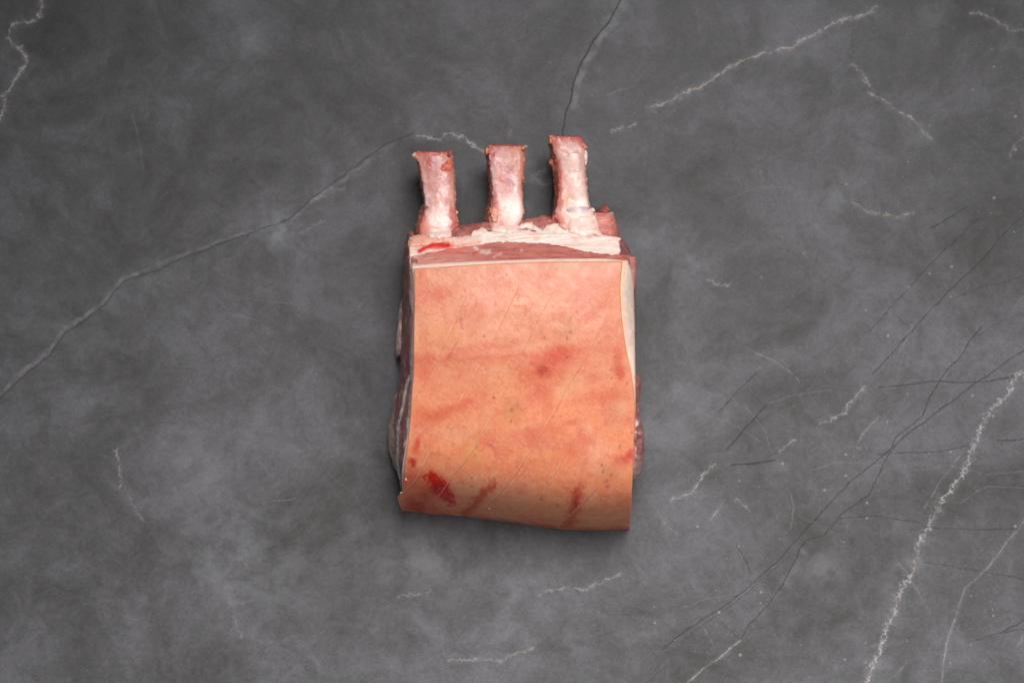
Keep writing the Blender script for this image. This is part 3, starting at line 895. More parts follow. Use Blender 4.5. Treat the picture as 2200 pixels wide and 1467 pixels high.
def col_skin(px, py, z, side):
    P = Paint(px, py, z, (226, 146, 112), 31, 9, 22)
    P.mix((236, 140, 94), 0.85 * sstep(700, 980, P.wy))
    P.mix((230, 150, 118), 0.6 * (1 - sstep(600, 780, P.wy)))
    P.noise((234, 164, 128), 55, 0.0, 0.45, 0.55, 1)
    P.noise((216, 108, 80), 45, 0.05, 0.5, 0.5, 2)
    P.noise((218, 116, 92), 15, 0.1, 0.6, 0.40, 3)
    P.noise((232, 160, 108), 90, 0.1, 0.5, 0.4, 4)
    P.noise((218, 112, 82), 7, 0.0, 0.6, 0.30, 6)
    P.noise((240, 178, 144), 9, 0.05, 0.6, 0.18, 7)
    P.noise((212, 108, 80), 26, 0.15, 0.55, 0.3, 8)
    RED, PINK, BR = (206, 44, 28), (214, 86, 64), (176, 112, 62)
    # blush bands
    P.ln(PINK, [(890, 772), (950, 776), (1010, 768), (1060, 770), (1150, 764), (1230, 752), (1320, 748)], 10, .32, .95)
    P.el(RED, 1172, 785, 74, 40, .62, .98, -18)
    P.el(RED, 1205, 760, 30, 22, .45, .9)
    P.el((176, 36, 26), 1166, 797, 20, 13, .75, .98)
    P.el(PINK, 1330, 770, 14, 50, .6, .9)
    P.el(PINK, 1300, 850, 60, 22, .5, .9, -10)
    P.el(PINK, 1160, 840, 50, 20, .3, .9, -20)
    P.el(PINK, 910, 790, 26, 46, .5, .9)
    P.el(PINK, 1280, 620, 60, 60, .4, .9)
    P.el(PINK, 930, 640, 50, 40, .35, .9)
    P.el(PINK, 905, 900, 22, 30, .5, .9)
    P.ln(PINK, [(925, 895), (975, 882), (1010, 862)], 9, .6, .9)
    P.ln((210, 104, 84), [(892, 770), (930, 774), (1000, 770), (1100, 768), (1180, 766)], 2.5, .30, .9)
    P.ln(PINK, [(990, 750), (1090, 742), (1110, 735)], 8, .3, .9)
    P.el(PINK, 1145, 935, 22, 18, .45, .9)
    P.el((205, 96, 72), 1232, 905, 16, 10, .6, .9)
    P.el(PINK, 1230, 970, 40, 26, .4, .9)
    P.el(PINK, 1250, 930, 14, 34, .35, .9)
    # blood marks and, last, painted shade on the bottom rim
    P.el(RED, 898, 955, 11, 26, .75, .9, 15)
    P.el((186, 40, 30), 884, 995, 14, 14, .85, .9, 30)
    P.el(RED, 885, 1022, 26, 22, .55, .9)
    P.el((170, 26, 20), 886, 990, 6, 11, .9, .7, -35)
    P.el(RED, 890, 1085, 26, 16, .75, .9)
    P.el((160, 40, 30), 905, 1088, 12, 18, .65, .9)
    P.el(RED, 880, 1072, 14, 10, .5, .9)
    P.ln(RED, [(915, 1060), (930, 1090), (960, 1108)], 8, .5, .9)
    blood = (206, 0, 0)
    P.el((206, 40, 22), 900, 1050, 46, 46, .42, .98)
    P.el((196, 28, 16), 892, 1084, 34, 18, .55, .98)
    P.el((200, 30, 18), 912, 1070, 14, 26, .4, .98, 20)
    hx, hy = P.wx, P.wy
    P.wx = P.wx + 7 * fbm(px / 6, py / 6, 0, 3, 52)
    P.wy = P.wy + 7 * fbm(px / 6, py / 6, 0, 3, 53)
    P.el((190, 50, 36), 942, 1050, 44, 30, .55, .9, 50)
    P.el(blood, 934, 1032, 25, 15, .98, .4, 30)
    P.el(blood, 946, 1052, 24, 20, .98, .4, 55)
    P.el(blood, 961, 1071, 22, 13, .98, .4, 30)
    P.el((138, 0, 0), 942, 1046, 13, 9, .8, .9, 50)
    P.el((138, 0, 0), 958, 1070, 10, 6, .8, .9, 30)
    P.el(blood, 910, 1022, 8, 3.5, .9, .5, 8)
    P.el(blood, 926, 1023, 4, 3, .9, .5)
    P.el(blood, 970, 1062, 7, 4, .85, .5)
    P.el((196, 20, 12), 886, 996, 7, 10, .8, .7, -35)
    P.ln((196, 48, 28), [(998, 1104), (1015, 1090), (1035, 1065), (1060, 1036)], 8, .8, .98)
    P.ln((196, 46, 28), [(1222, 1122), (1236, 1088), (1246, 1052)], 10, .8, .98)
    P.wx, P.wy = hx, hy
    P.el((160, 30, 22), 1238, 1078, 7, 14, .7, .8, 20)
    P.ln(RED, [(1248, 1040), (1254, 985), (1250, 950)], 7, .18, .98)
    P.el((200, 66, 48), 1342, 985, 24, 15, .8, .9, -35)
    P.el(RED, 1352, 975, 8, 12, .7, .9)
    P.el(RED, 1330, 800, 10, 20, .5, .9)
    P.mix((150, 60, 48), 0.55 * sstep(-12, 2, P.wy - _bot(px)) * sstep(930, 1080, px))  # dark red rim stands in for shade where the skin rolls under
    # ochre bruises and follicle specks
    wz, wz2 = fbm(px / 7, py / 7, 0, 3, 44), fbm(px / 7, py / 7, 0, 3, 45)
    P.el(BR, 1100, 880, 26, 34, .38, .9, 30)
    P.el(BR, 1215, 705, 22, 30, .28, .9)
    P.el((214, 150, 84), 1015, 965, 26, 40, .45, .9)
    P.el(BR, 1310, 1010, 22, 24, .3, .9, 30)
    P.el(BR, 1325, 890, 30, 60, .18, .9)
    for x, y, r in [(1226, 686, 4), (1240, 672, 4), (1226, 714, 5), (1218, 726, 4), (1040, 722, 4), (1293, 1000, 4), (1296, 1012, 4), (1313, 1020, 4), (1303, 1032, 4), (1305, 1044, 4),
                    (1164, 1072, 5), (1197, 1085, 5), (1024, 961, 3.5), (1022, 978, 3.5), (1014, 1027, 4), (1013, 1045, 3), (1217, 768, 4), (1165, 790, 4), (1313, 793, 4), (1314, 812, 4),
                    (1322, 766, 4), (1315, 836, 4), (1347, 824, 4), (1357, 928, 4), (1331, 958, 4), (1290, 1072, 3), (1099, 880, 5), (1112, 870, 4), (1098, 905, 4), (1088, 590, 3), (1327, 790, 4), (1325, 804, 3)]:
        d = np.hypot(px - x + 2 * wz, (py - y + 2 * wz2) / 1.3)
        P.mix((150, 94, 48), .6 * (1 - sstep(r * 0.2, r * 1.1, d)))
    P.el((40, 22, 16), 1061, 855, 2.4, 1.7, .9, .6, 20)
    P.el((150, 20, 16), 1170, 723, 2.6, 1.6, .8, .7)
    # purple veins
    P.wx, P.wy = px + 2.5 * wz, py + 2.5 * wz2
    for pts, w, a in [([(990, 680), (993, 705)], 3, .55), ([(982, 735), (974, 748), (966, 766)], 3, .6), ([(1050, 952), (1060, 960), (1066, 975)], 4, .5), ([(1040, 948), (1054, 956)], 2.5, .45), ([(958, 918), (972, 922)], 2.5, .4),
                      ([(1265, 640), (1275, 672), (1295, 685)], 4, .25), ([(958, 992), (968, 1004)], 4, .22), ([(975, 1004), (1006, 1014)], 2, .3), ([(1160, 972), (1168, 985), (1169, 1000)], 1.5, .5), ([(1187, 894), (1208, 894)], 2.0, .4)]:
        P.ln((168, 96, 100), pts, w * 0.75, a * .8, .95)
    # score slits: slightly redder line, plus a pale highlight painted along one lip
    for pts, g, st in SCORES:
        d, sg, t = pline(px, py, catmull(np.array(pts, float), 30))
        fade = np.clip(np.minimum(t, 1 - t) * 10, 0, 1)
        P.mix((198, 100, 72), 0.32 * fade * (1 - sstep(0.3, 1.8, d)))
        P.mix((248, 196, 160), st * 0.75 * fade * (1 - sstep(0.5, 1.8, np.abs(d * sg + 1.8))))
    # fine hair-like streaks
    st = fbm((px + py * 0.35) / 2.2, (py - px * 0.2) / 11, 0, 3, 90)
    P.mix((204, 100, 72), 0.24 * sstep(0.15, 0.6, st))
    st = fbm((px * 0.6 - py * 0.8) / 2.0, (px * 0.8 + py * 0.6) / 9, 0, 3, 95)
    P.mix((246, 204, 170), 0.13 * sstep(0.2, 0.6, st))
    n3 = fbm(px / 3.2, py / 3.2, 0, 2, 97)
    P.mix((206, 104, 76), 0.14 * sstep(0.1, 0.7, n3))
    P.mix((244, 190, 160), 0.10 * sstep(0.1, 0.7, -n3))
    P.c = P.c * np.array([0.87, 0.91, 0.94])
    P.mix((232, 196, 168), 0.85 * side * (1 - sstep(30, 45, 75 - z)))
    return P.c


skin = slab('skin', Ps, zs, 2.6, 0.45, col_skin, M_SKIN, rack, bulge=0.5)

# wet glints on the skin, made as small pale blobs
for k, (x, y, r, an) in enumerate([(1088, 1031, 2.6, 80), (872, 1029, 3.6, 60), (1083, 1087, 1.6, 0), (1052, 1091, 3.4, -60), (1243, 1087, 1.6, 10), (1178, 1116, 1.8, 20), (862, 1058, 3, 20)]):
    blob('wet_glint', x, y, float(skin_z(np.array(x), np.array(y))) + 0.0, r, r * 0.5, 0.5, an, (228, 178, 150), M_FAT, skin, seed=k + 3, n=14, m=9, amp=0.5)

# --- loin strip between the skin edge and the fat band


def ztop(px, py):
    """sloping cut face of the rack towards the ribs"""
    e = np.interp(px, [885, 1000, 1160, 1340], [574, 568, 562, 560])
    t = e - py
    return np.interp(t, [-20, 0, 12, 40, 60, 80, 100, 120], [62, 58.5, 55, 48, 43.5, 40, 37, 35])


def col_strip(px, py, z, side):
    P = Paint(px, py, z, (186, 110, 100), 51, 4, 18)
    st = fbm(px / 50, py / 4, 0, 4, 12)
    P.mix((198, 124, 110), 0.8 * sstep(0.0, 0.5, st))
    P.mix((158, 84, 78), 0.55 * sstep(0.05, 0.5, -st))
    P.mix((216, 150, 136), 0.6 * (1 - sstep(960, 1080, P.wx)))
    P.ln((228, 196, 184), [(1020, 531), (1030, 540), (1044, 543), (1050, 540)], 4, .75, .7)
    P.ln((224, 184, 172), [(1060, 552), (1075, 546)], 3, .6, .7)
    P.el((232, 190, 180), 1122, 537, 4, 3, .6, .6)
    P.ln((196, 40, 30), [(1018, 545), (1030, 538)], 2.5, .6, .7)
    P.el((206, 60, 44), 960, 540, 50, 7, .5, .9)
    P.mix((226, 180, 162), 0.6 * (1 - sstep(884, 905, P.wx)))
    P.ln((150, 60, 56), [(1240, 556), (1300, 553)], 3, .5, .8)
    return P.c


Pm, U, V_ = coons([(880, 540), (930, 533), (990, 527), (1050, 518), (1110, 514), (1180, 519), (1250, 532), (1300, 542), (1352, 549)],
                  [(882, 580), (1000, 573), (1120, 568), (1240, 566), (1352, 570)],
                  [(880, 540), (879, 560), (882, 580)], [(1352, 549), (1353, 560), (1352, 570)], 330, 50)
zm = ztop(Pm[..., 0], Pm[..., 1]) + 0.2 + 0.5 * fbm(Pm[..., 0] / 40, Pm[..., 1] / 6, 0, 4, 15) - 6.0 * sstep(1325, 1365, Pm[..., 0])
slab('loin_strip', Pm, zm, 9, 1.0, col_strip, M_MEAT, rack, bulge=1.0)

# right hand shoulder of the muscle seen under the fat corner
loft('shoulder_muscle', [np.array([(x, y, z) for x, y in o]) for z, o in [
    (12, [(1300, 545), (1350, 545), (1360, 570), (1358, 640), (1330, 640), (1300, 600)]),
    (30, [(1300, 545), (1356, 547), (1365, 565), (1362, 640), (1330, 645), (1300, 600)]),
    (51, [(1300, 550), (1356, 551), (1366, 560), (1361, 630), (1330, 640), (1300, 600)])]],
    90, 30, lambda px, py, z, z0: Paint(px, py, z, (164, 100, 92), 4).c, M_MEAT, rack, amp=0.3, seed=5, fine=0.15)

# --- white fat band


def col_band(px, py, z, side):
    P = Paint(px, py, z, (246, 220, 210), 61, 4, 16)
    P.noise((250, 232, 224), 22, -0.1, 0.4, 0.6, 1)
    st = fbm((px + py * 2) / 60, py / 4.0, 0, 4, 14)
    P.mix((230, 176, 158), 0.6 * sstep(0.1, 0.55, st))
    P.noise((232, 170, 156), 16, 0.25, 0.6, 0.5, 3)
    P.el((240, 150, 128), 930, 522, 70, 16, .65, .9, -4)
    P.el((238, 130, 110), 900, 518, 26, 14, .5, .9)
    P.ln((208, 22, 16), [(902, 540), (920, 530), (938, 526), (962, 527)], 5, .95, .7)
    P.ln((216, 44, 32), [(930, 527), (958, 529), (972, 531)], 8, .7, .9)
    P.ln((230, 110, 90), [(985, 530), (1030, 522)], 5, .6, .9)
    P.el((236, 150, 130), 1268, 507, 8, 4, .7, .8)
    P.el((244, 190, 172), 1090, 512, 10, 5, .6, .8)
    P.el((238, 190, 178), 1290, 528, 18, 6, .25, .9)
    P.ln((214, 160, 150), [(985, 512), (1030, 508)], 6, .4, .8)
    return P.c


Pb, U, V_ = coons([(880, 512), (905, 508), (940, 506), (990, 508), (1030, 502), (1060, 495), (1100, 497), (1150, 495), (1200, 494), (1250, 500), (1290, 505), (1333, 512)],
                  [(880, 552), (910, 545), (950, 538), (1000, 531), (1060, 522), (1120, 521), (1190, 527), (1250, 538), (1290, 546), (1329, 549)],
                  [(880, 512), (879, 530), (880, 552)], [(1333, 512), (1330, 520), (1332, 535), (1329, 549)], 360, 60)
jx = 2.5 * fbm(Pb[..., 0] / 9, Pb[..., 1] / 9, 0, 3, 16)
Pb[..., 1] += jx * (V_ > 0.5) + 1.5 * jx * (V_ < 0.3)
Pb[..., 0] += 2.0 * fbm(Pb[..., 1] / 5, 0 * jx, 0, 3, 19) * sstep(0.95, 1, U)
zb = ztop(Pb[..., 0], Pb[..., 1]) + 1.3 + 0.7 * fbm(Pb[..., 0] / 45, Pb[..., 1] / 8, 0, 4, 17) + 0.3 * fbm(Pb[..., 0] / 10, Pb[..., 1] / 10, 0, 3, 18)
fat_band = slab('fat_band', Pb, zb, 7, 1.1, col_band, M_FAT, rack, bulge=1.2)

# raised fold of fat over the middle of the band
Pfo, U, V_ = coons([(1055, 496), (1062, 499), (1080, 500), (1110, 494), (1150, 498), (1200, 500), (1250, 502)],
                   [(1060, 512), (1075, 520), (1120, 514), (1160, 511), (1200, 510), (1250, 512)],
                   [(1055, 496), (1056, 504), (1060, 512)], [(1250, 502), (1252, 507), (1250, 512)], 140, 30)
zfo = ztop(Pfo[..., 0], Pfo[..., 1]) + 2.4 - 3 * (1 - sstep(0, 0.2, U)) - 3 * sstep(0.8, 1, U) + 0.6 * fbm(Pfo[..., 0] / 30, Pfo[..., 1] / 4, 0, 3, 25)
slab('fat_fold', Pfo, zfo + 0.4, 4, 2.6, col_band, M_FAT, rack)

# --- rags of meat and fat between the bones


def col_rag(base, light, fat, seed, fa=0.5):
    def f(px, py, z, side):
        P = Paint(px, py, z, base, seed, 5, 14)
        P.noise(light, 18, 0.0, 0.45, 0.8, 1)
        P.noise((140, 66, 62), 10, 0.2, 0.55, 0.6 * (base[1] < 150), 2)
        P.noise(fat, 14, 0.28, 0.5, fa, 3)
        return P.c
    return f


def rag(name, top, bot, left, right, zoff, thick, colf, mat, seed, amp=0.9, rnd=1.6, nu=110, nv=40, ns=16):
    P, U, V_ = coons(top, bot, left, right, nu, nv)
    P[..., 0] += 1.5 * fbm(P[..., 0] / 8, P[..., 1] / 8, 0, 3, seed)
    P[..., 1] += 2.2 * fbm(P[..., 0] / 8, P[..., 1] / 8, 0, 3, seed + 1)
    z = ztop(P[..., 0], P[..., 1]) + zoff + amp * fbm(P[..., 0] / ns, P[..., 1] / ns, 0, 4, seed + 2)
    return slab(name, P, z, thick, rnd, colf, mat, rack, bulge=2.0)


rag('rib_meat', [(970, 494), (985, 486), (1005, 484), (1025, 480), (1045, 476), (1062, 482)], [(965, 512), (990, 514), (1020, 508), (1045, 506), (1064, 506)],
    [(970, 494), (965, 503), (965, 512)], [(1062, 482), (1066, 494), (1064, 506)], 0.5, 9, col_rag((160, 92, 86), (186, 118, 108), (232, 200, 188), 71, .4), M_MEAT, 71)
rag('rib_meat', [(1105, 476), (1130, 472), (1150, 470), (1165, 464), (1180, 466), (1198, 478)], [(1100, 502), (1130, 502), (1160, 504), (1180, 500), (1204, 496)],
    [(1105, 476), (1100, 490), (1100, 502)], [(1198, 478), (1204, 488), (1204, 496)], 0.4, 9, col_rag((176, 104, 96), (204, 142, 130), (240, 212, 200), 73, .5), M_MEAT, 73)
rag('rib_fat', [(1012, 492), (1030, 486), (1050, 486), (1066, 492)], [(1008, 512), (1030, 510), (1050, 508), (1068, 508)], [(1012, 492), (1006, 502), (1008, 512)], [(1066, 492), (1070, 500), (1068, 508)],
    0.8, 5, col_rag((234, 202, 186), (242, 220, 206), (206, 140, 124), 75, .7), M_FAT, 75, rnd=2.6, amp=0.6)
rag('rib_fat', [(1172, 484), (1190, 478), (1215, 482), (1240, 492)], [(1158, 508), (1190, 506), (1220, 506), (1245, 510)], [(1172, 484), (1162, 496), (1158, 508)], [(1240, 492), (1245, 500), (1245, 510)],
    1.1, 5, col_rag((238, 212, 196), (244, 226, 212), (228, 166, 146), 77, .5), M_FAT, 77, rnd=2.6)
rag('rib_fat', [(1118, 480), (1135, 476), (1150, 482), (1162, 492)], [(1112, 492), (1130, 494), (1150, 498), (1168, 500)], [(1118, 480), (1113, 486), (1112, 492)], [(1162, 492), (1168, 496), (1168, 500)],
    0.9, 4, col_rag((238, 208, 196), (244, 222, 210), (200, 134, 122), 79, .5), M_FAT, 79, rnd=2.2)
# left corner flap with blood
rag('corner_flap', [(880, 516), (884, 510), (900, 504), (930, 508), (960, 506)], [(880, 530), (900, 530), (930, 524), (965, 520)], [(880, 516), (879, 522), (880, 530)], [(960, 506), (964, 512), (965, 520)],
    2.4, 4, col_rag((232, 168, 150), (242, 206, 190), (206, 70, 54), 81, .6), M_FAT, 81, rnd=2.2)
# pale pads where the bones leave the rack
PAD = [
    ([(924, 501), (945, 496), (970, 499)], [(922, 511), (948, 514), (978, 510)], 83, 3.6),
    ([(1060, 488), (1085, 482), (1112, 484)], [(1058, 500), (1086, 505), (1122, 498)], 85, 3.6),
    ([(1222, 462), (1248, 457), (1266, 459), (1280, 462)], [(1222, 500), (1250, 508), (1275, 506), (1300, 512)], 87, 3.0),
]
for top, bot, sd, zo in PAD:
    rag('cartilage_pad', top, bot, [top[0], ((top[0][0] + bot[0][0]) / 2 - 4, (top[0][1] + bot[0][1]) / 2), bot[0]], [top[-1], ((top[-1][0] + bot[-1][0]) / 2 - 3, (top[-1][1] + bot[-1][1]) / 2 + 3), bot[-1]],
        zo, 7, col_rag((242, 208, 196), (248, 226, 216), (222, 164, 148), sd, .45), M_FAT, sd, rnd=3.4, nu=80, amp=1.2, ns=22)

# block of pink meat right of the last bone
def col_end(px, py, z, side):
    P = Paint(px, py, z, (206, 126, 114), 91, 3)
    P.noise((222, 150, 134), 24, -0.1, 0.4, 0.7, 1)
    P.mix((176, 92, 86), 0.8 * sstep(478, 512, P.wy))
    P.mix((240, 202, 186), 0.8 * (1 - sstep(456, 462, P.wy)))
    P.el((240, 196, 184), 1316, 478, 3, 3, .8, .6)
    P.mix((238, 204, 190), 0.8 * (1 - sstep(1262, 1276, P.wx + (P.wy - 480) * -0.5)))
    return P.c


Pe, U, V_ = coons([(1252, 460), (1275, 457), (1300, 458), (1316, 457)], [(1262, 512), (1290, 514), (1310, 516), (1330, 516)],
                  [(1252, 460), (1250, 485), (1262, 512)], [(1316, 457), (1322, 475), (1328, 500), (1330, 516)], 110, 80)
ze = np.interp(Pe[..., 1], [450, 465, 490, 520], [34.5, 37.5, 41.5, 45.5]) - 3.5 * sstep(0.75, 1, U) ** 2 + 0.5 * fbm(Pe[..., 0] / 16, Pe[..., 1] / 16, 0, 3, 92)
slab('end_muscle', Pe, ze, 16, 2.0, col_end, M_MEAT, rack, bulge=2)
blob('meat_scrap', 1298, 451, 30, 12, 9, 4.0, -30, (150, 76, 70), M_MEAT, rack, 5, rgb2=(190, 110, 100))
blob('meat_scrap', 1284, 456, 30, 12, 6, 4.0, 0, (110, 48, 46), M_MEAT, rack, 6)
blob('meat_scrap', 1192, 472, 33, 9, 20, 6, 10, (170, 84, 76), M_MEAT, rack, 7, rgb2=(196, 40, 36))
blob('meat_scrap', 1212, 487, 41, 12, 7, 3, 35, (228, 176, 164), M_FAT, rack, 9, rgb2=(206, 120, 108))

# dark membrane down the left corner, lumps low on the left face
blob('meat_scrap', 878, 530, 26, 9, 26, 10, 2, (120, 60, 58), M_MEAT, rack, 12, rgb2=(160, 96, 90))
blob('meat_scrap', 884, 506, 30, 8, 9, 6, 0, (176, 104, 94), M_MEAT, rack, 13, rgb2=(150, 70, 66))
blob('fat_lump', 880, 556, 40, 5, 12, 9, 0, (226, 206, 198), M_FAT, rack, 14)
blob('meat_scrap', 870, 608, 14, 8, 12, 7, 10, (170, 50, 46), M_MEAT, rack, 15, rgb2=(130, 60, 58))
blob('fat_lump', 866, 668, 9, 9, 34, 7, 12, (214, 196, 190), M_FAT, rack, 16, rgb2=(176, 130, 126), n=40, m=40)
blob('fat_lump', 864, 722, 9, 13, 48, 8, 6, (224, 198, 190), M_FAT, rack, 17, rgb2=(190, 144, 138), n=40, m=40)
blob('meat_scrap', 872, 600, 16, 8, 60, 12, 2, (126, 66, 66), M_MEAT, rack, 18, n=40, m=40)


def col_lobe(px, py, z, z0):
    P = Paint(px, py, z, (178, 140, 134), 101, 3)
    P.noise((206, 180, 170), 26, 0.0, 0.4, 0.7, 1)
    P.noise((140, 92, 92), 18, 0.15, 0.5, 0.6, 2)
    P.mix((214, 192, 182), 0.7 * (1 - sstep(836, 848, P.wx)))
    return P.c


loft('belly_flap', [np.array([(x, y, z) for x, y in o]) for z, o in [
    (0.5, [(850, 860), (842, 900), (838, 940), (843, 980), (852, 1005), (870, 1010), (890, 940), (880, 860)]),
    (7, [(849, 850), (839, 900), (834, 940), (840, 980), (850, 1008), (870, 1015), (890, 940), (880, 850)]),
    (15, [(853, 850), (842, 900), (838, 942), (845, 980), (856, 1012), (870, 1018), (890, 940), (880, 850)]),
    (24, [(860, 860), (852, 900), (850, 942), (856, 980), (862, 1005), (872, 1010), (890, 940), (880, 860)])]],
    150, 40, col_lobe, M_MEAT, rack, amp=0.8, ascale=18, seed=21, fine=0.2)


def col_rlobe(px, py, z, z0):
    P = Paint(px, py, z, (168, 104, 98), 111, 3)
    P.noise((196, 140, 132), 16, 0.0, 0.4, 0.6, 1)
    P.noise((124, 60, 60), 14, 0.1, 0.5, 0.7, 2)
    P.el((238, 222, 212), 1366, 908, 6, 9, .95, .5)
    P.el((216, 186, 178), 1370, 928, 12, 4, .6, .6, 10)
    P.el((206, 176, 168), 1368, 980, 14, 6, .5, .7, 10)
    P.mix((196, 168, 160), 0.6 * sstep(985, 1000, P.wy))
    return P.c


loft('side_muscle', [np.array([(x, y, z) for x, y in o]) for z, o in [
    (1, [(1368, 830), (1366, 880), (1374, 930), (1374, 970), (1366, 1010), (1350, 1022), (1340, 940), (1345, 830)]),
    (12, [(1370, 822), (1369, 880), (1378, 930), (1378, 970), (1370, 1012), (1352, 1026), (1340, 940), (1345, 820)]),
    (26, [(1374, 815), (1372, 880), (1380, 925), (1383, 960), (1374, 1010), (1356, 1026), (1340, 940), (1345, 812)]),
    (38, [(1372, 815), (1371, 880), (1377, 925), (1378, 960), (1370, 1005), (1356, 1018), (1340, 940), (1345, 812)]),
    (46, [(1362, 825), (1362, 880), (1364, 925), (1366, 960), (1362, 1000), (1352, 1010), (1340, 940), (1345, 825)])]],
    190, 50, col_rlobe, M_MEAT, rack, amp=1.2, ascale=14, seed=22, fine=0.25)

# --- the three rib bones
BONES = [
    # v, outer left, left top edge, right
    dict(rows=[(326, 893, 898, 968), (335, 889, 894, 973), (350, 897, 902, 974), (370, 900, 907, 977), (390, 902, 911, 978), (410, 906, 914, 979), (434, 910, 916, 979),
               (446, 903, 917, 980), (460, 899, 915, 983), (478, 895, 909, 985), (495, 893, 906, 980), (512, 896, 910, 972)], end=(318, 332), seed=201),
    dict(rows=[(312, 1047, 1053, 1126), (325, 1043, 1054, 1126), (345, 1045, 1056, 1127), (365, 1047, 1058, 1126), (385, 1049, 1060, 1124), (405, 1051, 1062, 1123),
               (425, 1050, 1064, 1124), (445, 1046, 1060, 1126), (460, 1043, 1057, 1126), (475, 1041, 1055, 1121), (490, 1040, 1055, 1112), (504, 1046, 1058, 1106)], end=(308, 318), seed=231),
    dict(rows=[(292, 1179, 1186, 1246), (304, 1178, 1188, 1254), (320, 1181, 1191, 1259), (345, 1184, 1199, 1259), (370, 1188, 1202, 1260), (395, 1191, 1203, 1261), (420, 1191, 1203, 1264),
               (440, 1190, 1200, 1267), (455, 1187, 1197, 1275), (470, 1189, 1200, 1279), (485, 1198, 1210, 1275), (500, 1206, 1216, 1266)], end=(290, 300), seed=261),
]


